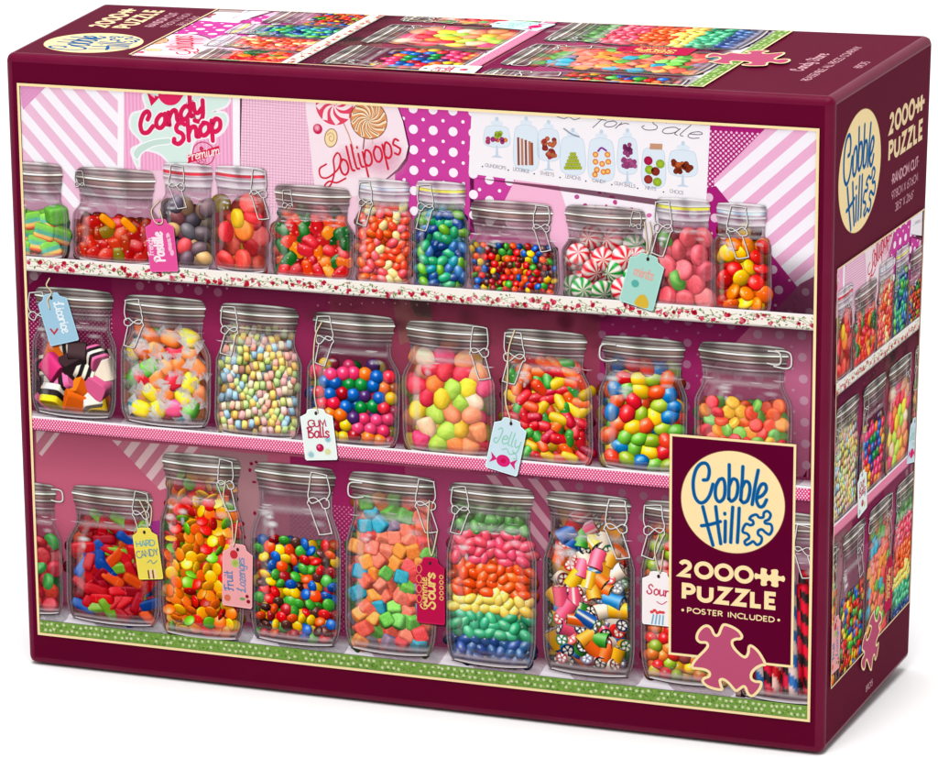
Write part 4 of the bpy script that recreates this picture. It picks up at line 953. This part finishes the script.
gj(708, 250, 76, 130); poly(A, z(695, 163, 742, 165, 740, 187, 693, 185), (200, 150, 120), .08)
for x, y, q in ((688, 228, (190, 30, 80)), (733, 240, (170, 200, 50)), (692, 262, (170, 200, 50)), (715, 268, (150, 50, 40)), (688, 298, (170, 60, 50)), (722, 308, (170, 200, 50))): disc(A, *z(x, y)[0], 1.85, 1.85, q, .082, n=14, rim=tuple(v*.8 for v in q))
gj(818, 235, 90, 85, True, 1); balls(815, 252, 66, 40, 1.15, [(180, 70, 30), (140, 50, 30), (210, 100, 50)], 22)
o = z(300, 300)[0]
for i, wd in enumerate(['GUMDROPS', 'LICORICE', 'SWEETS', 'LEMONS', 'CANDY', 'GUM BALLS', 'MINTS', 'CHOCS']):
    q = z(115+i*97, 256+i*13.6)[0]; text(A, wd, q, 1.35, math.radians(-5.5), .2, (150, 140, 156), .078, track=.05); disc(A, *z(66+i*97, 250+i*13.6)[0], .35, .35, (60, 50, 60), .078, n=6)
wtext(A, 'for', z, 537, 102, 42, -6, .32, (90, 80, 96), .08, xs=2.1, slant=.4, sc=250/938)
wtext(A, 'Sale', z, 765, 128, 46, -7, .32, (90, 80, 96), .08, xs=2.4, slant=.35, sc=250/938)
stroke(A, z(345, 62, 372, 70, 390, 64, 410, 74, 432, 68), .32, (110, 100, 116), .08)

# ------------------------------------------------------------------ tags
TAGS = []
def tag(label, cx, cy, wpx, hpx, ang, col, hole=True, rim=None):
    """upright tag in its own frame (mm); returns art and a local->print function"""
    A = Art('printed_tag', label); TAGS.append(A); c = P(cx, cy); k = .435; w2, h2 = wpx*k/2, hpx*k/2; a = math.radians(ang)
    def L(x, y): x, y = x*w2, y*h2; return (c[0]+x*math.cos(a)-y*math.sin(a), c[1]+x*math.sin(a)+y*math.cos(a))
    sh = [(-1, -.94), (-.92, -1), (.92, -1), (1, -.94), (1, .7), (.86, .74), (.6, .82), (.5, .97), (.3, 1), (-.3, 1), (-.5, .97), (-.6, .82), (-.86, .74), (-1, .7)]
    p = [L(*q) for q in sh]
    poly(A, [(q[0]+.7, q[1]-.7) for q in p], (40, 12, 26), .37, .5)
    poly(A, p, rim or tuple(min(255, v*1.06+8) for v in col), .38)
    poly(A, [L(x*.95, y*.965) for x, y in sh], col, .383)
    disc(A, *L(0, .82), .7, .9, (60, 40, 40), .39, n=9)
    return A, L, a
def twine(A, pts, col=(206, 184, 150)):
    p = PP(*pts); stroke(A, [(q[0]+.25, q[1]-.25) for q in p], .7, (70, 50, 40), .392, alpha=.6); stroke(A, p, .55, col, .396); stroke(A, p, .2, (240, 228, 200), .4)
A, L, a = tag('printed pink tag reading Pastille', 162, 245, 30, 53, 5, (232, 84, 156)); text(A, 'Pastille', L(.12, -.05), 4.6, a+math.pi/2, .95, (252, 232, 240), .4, font=LOW, xs=.86); text(A, 'French', L(-.62, -.05), 2.6, a+math.pi/2, .4, (252, 210, 226), .4, font=LOW)
for q in range(5): disc(A, *L(.55+wob(.15), .35-q*.16), .9, 1.4, (248, 190, 216), .395, n=9)
twine(A, (160, 200, 152, 210, 156, 222, 163, 222, 160, 208))
A, L, a = tag('printed teal tag reading mints with a yellow sweet', 643, 280, 34, 52, -14, (168, 216, 204)); text(A, 'mints', L(.0, .1), 4.3, a, .6, (228, 172, 160), .4, font=LOW, xs=.8)
disc(A, *L(-.35, -.2), 1.6, 1.6, (90, 176, 164), .395); shape(A, [L(-.1, -.95), L(.6, -.95), L(.62, -.7), L(.3, -.5), L(.0, -.62)], (218, 182, 60), .4); twine(A, (645, 222, 647, 240, 648, 254, 652, 236, 650, 222))
A, L, a = tag('printed pale blue tag reading licorice with a small red heart', 58, 318, 33, 52, 16, (160, 200, 222)); text(A, 'Licorice', L(.05, .0), 4.5, a-math.pi/2+.0, .6, (240, 246, 250), .4, font=LOW, xs=.86)
stroke(A, [L(-.65, -.35), L(-.5, -.55), L(-.2, -.4)], .8, (200, 40, 60), .4, smooth=False); twine(A, (50, 278, 47, 285, 52, 292, 48, 300, 50, 308), (222, 190, 150))
A, L, a = tag('printed white tag reading GUM BALLS with a pink ball', 319, 434, 34, 52, 6, (236, 246, 240)); text(A, 'GUM', L(.0, .3), 2.9, a, .6, (186, 56, 92), .4, font=CAPS, xs=1.1); text(A, 'Balls', L(.02, -.12), 4.6, a, .72, (196, 50, 90), .4, font=LOW, xs=1.0)
disc(A, *L(0, -.52), 1.75, 1.75, (206, 30, 90), .4, rim=(180, 20, 70)); disc(A, *L(-.06, -.47), .6, .6, (240, 120, 160), .404)
for q in ((.55, -.2, (140, 206, 220)), (-.6, -.78, (150, 210, 224)), (.45, -.68, (240, 238, 150))): blob(A, *L(q[0], q[1]), 1.9, 1.9, q[2], .397, .8)
twine(A, (322, 322, 316, 335, 314, 360, 316, 380, 315, 395, 318, 412))
A, L, a = tag('printed pale blue tag reading Jelly with a pink wrapped sweet', 507, 445, 33, 55, -12, (206, 228, 238)); text(A, 'Jelly', L(.0, .02), 6.2, a-.1, .55, (150, 208, 190), .4, font=LOW, xs=.9)
disc(A, *L(0, -.58), 3., 2.6, (232, 50, 140), .4, ang=a, rim=(214, 30, 110)); disc(A, *L(0, -.58), 1.3, 1.1, (206, 20, 80), .404)
for s in (-1, 1): poly(A, [L(s*.38, -.58), L(s*.82, -.38), L(s*.7, -.58), L(s*.82, -.78)], (210, 40, 120), .4)
stroke(A, [L(-.2, -.2), L(.05, -.12), L(.3, -.28), L(.6, -.2), L(.75, -.35), L(.55, -.4)], .5, (150, 208, 190), .4); twine(A, (515, 330, 509, 350, 508, 380, 506, 400, 511, 420), (226, 196, 150))
A, L, a = tag('printed yellow tag reading HARD CANDY', 148, 553, 27, 54, 7, (238, 218, 88)); text(A, 'HARD', L(0, .28), 2.7, a+.05, .45, (90, 168, 178), .4, xs=1.1); text(A, 'CANDY', L(.03, -.12), 3., a+.12, .45, (96, 140, 160), .4, xs=.9)
stroke(A, [L(-.1, -.35), L(.2, -.26), L(.35, -.4), L(.7, -.28)], .4, (90, 140, 150), .4)
for q in range(4): poly(A, [L(-.2+q*.18, -.98), L(-.08+q*.18, -.98), L(-.08+q*.18, -.62+.05*(q % 2)), L(-.2+q*.18, -.66)], ((120, 50, 60), (240, 210, 200))[q % 2], .4)
twine(A, (140, 500, 146, 512, 150, 525, 152, 508, 146, 500))
A, L, a = tag('printed salmon tag reading Fruit Lozenges', 238, 575, 32, 66, -2, (240, 166, 168)); text(A, 'Fruit', L(-.3, -.2), 4.2, a+math.pi/2+.06, .6, (96, 130, 176), .4, font=LOW); text(A, 'Lozenges', L(.5, .05), 3.9, a+math.pi/2+.06, .5, (110, 140, 180), .4, font=LOW, xs=.95)
disc(A, *L(-.25, .65), 1.8, 2., (200, 50, 60), .4); disc(A, *L(-.15, .38), 1.9, 1.9, (150, 170, 70), .401, rim=(190, 200, 110)); disc(A, *L(-.65, -.75), 1.5, 1.5, (220, 110, 80), .4); disc(A, *L(.75, -.78), .9, .9, (150, 20, 40), .4); disc(A, *L(.66, -.62), .8, .8, (150, 20, 40), .401); disc(A, *L(.35, -.72), 1.3, .7, (120, 160, 90), .4)
twine(A, (226, 480, 224, 500, 232, 520, 234, 545, 238, 520))
A, L, a = tag('printed crimson tag reading Gummie Sours', 431, 590, 29, 68, 0, (190, 20, 74)); text(A, 'Gummie', L(-.25, -.1), 3., math.pi/2, .5, (236, 200, 110), .4, font=LOW, xs=1.3); text(A, 'Sours', L(.32, .0), 4.6, math.pi/2, .85, (240, 206, 120), .4, font=LOW, xs=1.35)
for q in range(5): stroke(A, [(L(.78, -.2+q*.16)[0]+.8*math.cos(b), L(.78, -.2+q*.16)[1]+.8*math.sin(b)) for b in range(6)], .3, (236, 200, 110), .4, closed=True)
for q in range(4): stroke(A, [(L(-.8, .62-q*.3)[0]+1.2*math.cos(b), L(-.8, .62-q*.3)[1]+1.8*math.sin(b)) for b in range(6)], .35, (226, 150, 90), .4, closed=True)
twine(A, (430, 500, 428, 530, 432, 555, 438, 530))
A, L, a = tag('printed white tag reading Sours, half under the badge', 659, 598, 32, 54, 0, (250, 240, 240)); text(A, 'Sours', L(.1, .12), 4.2, -.05, .6, (206, 60, 96), .4, font=LOW, xs=1.05)
stroke(A, [L(-.1, -.12), L(.2, -.2), L(.5, -.08)], .4, (206, 60, 96), .4)
for q in range(4): stroke(A, [L(-.3+q*.2, -.62), L(-.4+q*.22, -.95)], .7, (120, 180, 210), .4, smooth=False)
for q in range(5): disc(A, *L(-.4+q*.17, -.5+wob(.05)), .9, .7, (226, 70, 80), .402, n=8)
twine(A, (659, 535, 655, 550, 660, 572, 664, 550))

# ------------------------------------------------------------------ lettering of the box, in units of its own frame
def inv(c, r): return lambda pts: [((p[0]-c[0])/r, (p[1]-c[1])/r) for p in pts]
zl = Zm(660, 430, 160/866)
LC = zl(397, 388)[0]; LR = (abs(zl(677, 400)[0][0]-zl(117, 375)[0][0])/2)
LOGO = [inv(LC, LR)(zl(*s)) for s in (
    (238, 268, 262, 262, 270, 215, 255, 180, 225, 180, 197, 215, 183, 280, 190, 350, 215, 388, 245, 385, 272, 350, 290, 290),
    (325, 265, 345, 262, 355, 300, 350, 360, 325, 385, 305, 360, 305, 305, 322, 268),
    (378, 185, 378, 260, 375, 370), (378, 300, 395, 264, 418, 270, 425, 310, 415, 360, 390, 382, 375, 365),
    (452, 195, 448, 280, 440, 375), (446, 310, 464, 277, 485, 285, 490, 325, 478, 375, 455, 390, 440, 375),
    (535, 215, 518, 300, 502, 400),
    (530, 365, 558, 350, 578, 320, 573, 292, 553, 292, 535, 325, 526, 375, 540, 410, 562, 408, 580, 375),
    (235, 412, 262, 520, 290, 620), (305, 412, 318, 520, 332, 612), (228, 515, 275, 508, 330, 492),
    (357, 490, 355, 602), (354, 448, 354, 452), (397, 415, 391, 510, 386, 605), (432, 420, 428, 510, 422, 605))]
LPIECE = inv(LC, LR)(zl(500, 462, 525, 455, 540, 470, 562, 468, 566, 445, 585, 436, 602, 455, 592, 480, 572, 490, 575, 502, 603, 508, 610, 535, 596, 562, 575, 552, 555, 535, 536, 542, 535, 562, 553, 578, 550, 605, 528, 618, 508, 600, 490, 610, 470, 618, 462, 600, 485, 580, 478, 560, 452, 548, 455, 525, 470, 505, 492, 512, 508, 505, 505, 488, 488, 478))
zp = Zm(685, 615, 100/892)
PIECE = zp(205, 90, 240, 115, 262, 160, 285, 178, 310, 160, 330, 110, 355, 80, 420, 98, 480, 135, 512, 178, 500, 205, 460, 208, 428, 225, 430, 265, 465, 315, 520, 362, 550, 365, 570, 330, 575, 285, 592, 268, 635, 295, 680, 350, 720, 430, 690, 440, 640, 465, 600, 510, 597, 560, 630, 585, 685, 595, 672, 650, 630, 700, 595, 715, 565, 690, 545, 640, 520, 632, 465, 668, 430, 640, 395, 600, 350, 568, 318, 575, 325, 620, 335, 655, 285, 655, 210, 630, 165, 590, 175, 560, 220, 540, 222, 505, 180, 480, 110, 470, 70, 462, 80, 420, 120, 370, 180, 310, 208, 270, 195, 240, 140, 235, 112, 205, 120, 155, 160, 105)
ICON = [(-1.05, .02), (-.95, .22), (-.75, .16), (-.62, .2), (-.6, .55), (-.5, .62), (-.2, .55), (-.22, .3), (-.05, .15), (.12, .3), (.1, .55), (.45, .62), (.58, .5), (.56, .22), (.75, .16), (.95, .22), (1.05, 0), (.95, -.2), (.75, -.14), (.58, -.2), (.6, -.5), (.48, -.62), (.12, -.55), (.14, -.32), (-.04, -.2), (-.2, -.32), (-.18, -.55), (-.5, -.62), (-.6, -.5), (-.58, -.2), (-.75, -.14), (-.95, -.2)]
CREAM, BLUE, PINK, MAR = (254, 228, 172), (16, 88, 148), (190, 82, 118), (94, 4, 44)
def logo_arts(c, r, d, k=1.):
    a = Art('logo_disc'); b = Art('logo_lettering'); cr = tuple(v*k for v in CREAM); bl = BLUE
    disc(a, c[0], c[1], r*1.012, r*1.012, (150, 96, 70), d, n=72); disc(a, c[0], c[1], r, r, cr, d+.004, n=72)
    for s in LOGO: 
        pts = [(c[0]+x*r, c[1]+y*r) for x, y in s]
        stroke(b, pts, r*.074, (80, 150, 190), d+.02, n=8); stroke(b, pts, r*.054, bl, d+.03, n=8)
    pts = [(c[0]+x*r, c[1]+y*r) for x, y in LPIECE]
    stroke(b, pts, r*.06, (80, 150, 190), d+.02, closed=True); stroke(b, pts, r*.042, bl, d+.03, closed=True)
    return a, b
def icon(A, c, r, col, d): poly(A, [tuple(q) for q in catmull([(c[0]+x*r, c[1]+y*r) for x, y in ICON], True, 4)], col, d)
def piece_art(pts, d, wd):
    a = Art('jigsaw_piece', 'pink jigsaw piece outlined in cream'); poly(a, [tuple(q) for q in catmull(pts, True, 4)], PINK, d); stroke(a, pts, wd, CREAM, d+.01, closed=True); return a

# ------------------------------------------------------------------ put the prints on the box
ALLARTS = S2, S3
def print_picture(fmap, crop, origin, label):
    root = emit(WALL, fmap, box, crop, name='picture'); root['label'] = label
    for a in POST: emit(a, fmap, root, crop)
    for i, a in enumerate(JARS): emit(a, fmap, root, crop)
    for a in (S1, S2, S3): emit(a, fmap, root, crop)
    for a in TAGS: emit(a, fmap, root, crop)
    return root
def shifted(fm, ox, oz): return lambda v: fm(v+np.array([ox, oz, 0.]))
# front face
print_picture(shifted(front_map, XL, ZB), (XL, XR, ZB, ZT), None, 'large printed picture of candy jars on three shelves, on the front of the box')
A = Art('picture_border', 'thin cream line around the picture'); bw = 1.15
for r in (R3(XL-bw, ZB-bw, XR+bw, ZB), R3(XL-bw, ZT, XR+bw, ZT+bw), R3(XL-bw, ZB, XL, ZT), R3(XR, ZB, XR+bw, ZT)): poly(A, r, CREAM, .425)
emit(A, front_map, box)
zb = Zm(660, 430, 160/866)
b0, b1 = P(671.5, 433), P(797, 661); bq = P(670, 652)
BX0, BX1 = (P(671.3, 433)[0]+P(668, 653)[0])/2, (P(797, 444)[0]+P(793.5, 665)[0])/2; BZ1, BZ0 = (P(671.3, 433)[1]+P(797, 444)[1])/2, (P(668, 654)[1]+P(793.5, 667)[1])/2
A = Art('badge', 'maroon badge with cream outline, lower right of the front'); poly(A, R3(BX0, BZ0, BX1, BZ1), CREAM, .43); poly(A, R3(BX0+1.05, BZ0+1.05, BX1-1.05, BZ1-1.05), MAR, .436)
badge = emit(A, front_map, box)
for a in logo_arts(LC, LR, .445): emit(a, front_map, badge)
zt = Zm(670, 555, 125/938)
A = Art('piece_count_lettering', 'cream lettering reading 2000 PUZZLE')
SB = .09                                               # side bearing already inside the letter widths
def capline(A, s, p0, p1, p0t, wtk, col, d, gp=.05):
    """fit a line of capitals: p0/p1 baseline ends, p0t the cap top above p0 (all on the print)"""
    h = math.dist(p0, p0t); L_ = math.dist(p0, p1); wt = h*wtk; h2 = h-wt
    last = {'E': .48, '0': .95, 'D': .72}.get(s[-1], CAPS[s[-1]][0]); ink = sum(CAPS[c][0] for c in s[:-1])+last-SB*(len(s)-1)
    gap = (wt+h*gp)/h2                                 # pen width plus clear space between letters
    xs = ((L_-wt)/h2-gap*(len(s)-1))/ink
    ang = math.atan2(p1[1]-p0[1], p1[0]-p0[0])
    text(A, s, (p0[0]+wt/2, p0[1]+wt/2), h2, ang, wt, col, d, xs=xs, align='l', track=gap/xs-SB)
capline(A, '2000', zt(66, 158)[0], zt(632, 217)[0], zt(66, 24)[0], .235, CREAM, .45)
icon(A, zt(752, 165)[0], 6.15, CREAM, .46)
capline(A, 'PUZZLE', zt(92, 335)[0], zt(812, 412)[0], zt(92, 200)[0], .24, CREAM, .47)
emit(A, front_map, badge)
A = Art('poster_note_lettering', 'small cream lettering reading POSTER INCLUDED')
capline(A, 'POSTER INCLUDED', zt(132, 430)[0], zt(790, 503)[0], zt(132, 386)[0], .18, CREAM, .45, .12)
for q in ((100, 408), (820, 483)): disc(A, *zt(*q)[0], .6, .6, CREAM, .46, n=10)
emit(A, front_map, badge)
emit(piece_art(PIECE, .47, 1.15), front_map, box)

# the narrow panel, used on the side and (turned) on the top
def vquad(corners, n, w0, h0): return bilinear(corners, n, w0, h0)
def panel(fm, Hh, lc, lr, tx, pc, psc, prot, lines, picmap, crop, pw, ph, label, lshear=0.):
    print_picture(picmap, crop, None, label)
    A = Art('picture_border', 'thin cream line around the picture'); bw = .8
    for r in (R3(-bw, -bw, pw+bw, 0), R3(-bw, ph, pw+bw, ph+bw), R3(-bw, 0, 0, ph), R3(pw, 0, pw+bw, ph)): poly(A, r, (240, 214, 170), .425)
    emit(A, picmap, box)
    sc = lambda f: f
    a, b = logo_arts(lc, lr, .03); da = emit(a, fm, box); emit(b, fm, da)
    A = Art('piece_count_lettering', 'cream lettering reading 2000 PUZZLE')
    x0, t0, ww = tx
    capline(A, '2000', (x0, t0), (x0+ww*.72, t0), (x0, t0+ww*.212), .22, (244, 216, 172), .03); icon(A, (x0+ww*.86, t0+ww*.106), ww*.125, (244, 216, 172), .035)
    capline(A, 'PUZZLE', (x0+ww*.0, t0-ww*.265), (x0+ww*.98, t0-ww*.265), (x0, t0-ww*.265+ww*.212), .22, (244, 216, 172), .04)
    emit(A, fm, box)
    for s, x, y, h, font, wt in lines:
        A = Art('small_print', 'small pale lettering'); text(A, s, (x, y), h, 0, wt, (214, 160, 170), .03, font=font, track=.04); emit(A, fm, box)
    pcx = sum(p[0] for p in PIECE)/len(PIECE); pcz = sum(p[1] for p in PIECE)/len(PIECE); ca, sa = math.cos(prot), math.sin(prot)
    pts = [(pc[0]+psc*((x-pcx)*ca-(y-pcz)*sa), pc[1]+psc*((x-pcx)*sa+(y-pcz)*ca)) for x, y in PIECE]
    emit(piece_art(pts, .45, .9), fm, box)
def cropfor(x0, fr_f, fr_g, pw, ph, k=None):
    """art window whose floral and pink strips fall at the given heights (fractions of the picture)"""
    hh = (ZF-ZG)/(fr_f-fr_g); z0 = ZG-fr_g*hh
    z0 = max(z0, ZB); z1 = min(z0+hh, ZT); return x0, x0+pw*hh/ph, z0, z1
def picquad(corners, n, crop):
    return bilinear(corners, n, crop[1]-crop[0], crop[3]-crop[2])
side_q = [PS(829.8, 687), PS(907.6, 601), PS(922.5, 210), PS(836.8, 270)]
crS = cropfor(P(216, 250)[0], .7295, .391, 108, 173)
fs = picquad(side_q, (1, 0, 0), crS)
side_lines = [('*RANDOM CUT*', 88, 222.5, 3.9, CAPS, .8), ('97.8CM X 67.6CM', 88, 216, 3.3, CAPS, .42), ('38.5" X 26.6"', 88, 210, 3.3, CAPS, .42), ('89015', 61, 7, 2.6, CAPS, .4)]
panel(side_map, 275, (31.8, 238), 24.8, (66, 244.3, 43.5), (60, 28.5), .82, 1.35, side_lines, fs, crS, crS[1]-crS[0], crS[3]-crS[2], 'smaller printed picture of candy jars on the right end of the box')
top_q = [PT(702, 88), PT(791.8, 32.3), PT(220, 10), PT(131, 55.8)]
crT = cropfor(P(305, 250)[0], .725, .42, 104, 250)
ft = picquad(top_q, NT, crT)
top_lines = [('*RANDOM CUT*', 86, 318, 3.9, CAPS, .75), ('97.8CM X 67.6CM', 86, 312, 3.2, CAPS, .42), ('38.5" X 26.6"', 86, 306.5, 3.2, CAPS, .42),
             ('Candy Store', 59, 28, 5.2, LOW, .8), ('REASSEMBLE ALL PIECES COMPANY', 58.5, 19.5, 3.2, CAPS, .45), ('*89015*', 58.5, 7.5, 3.2, CAPS, .45)]
panel(top_map, 360, (30.5, 330.5), 21.5, (64, 337.5, 43.5), (58, 55), 1.02, 2.2, top_lines, ft, crT, crT[1]-crT[0], crT[3]-crT[2], 'printed picture of candy jars on the top of the box')
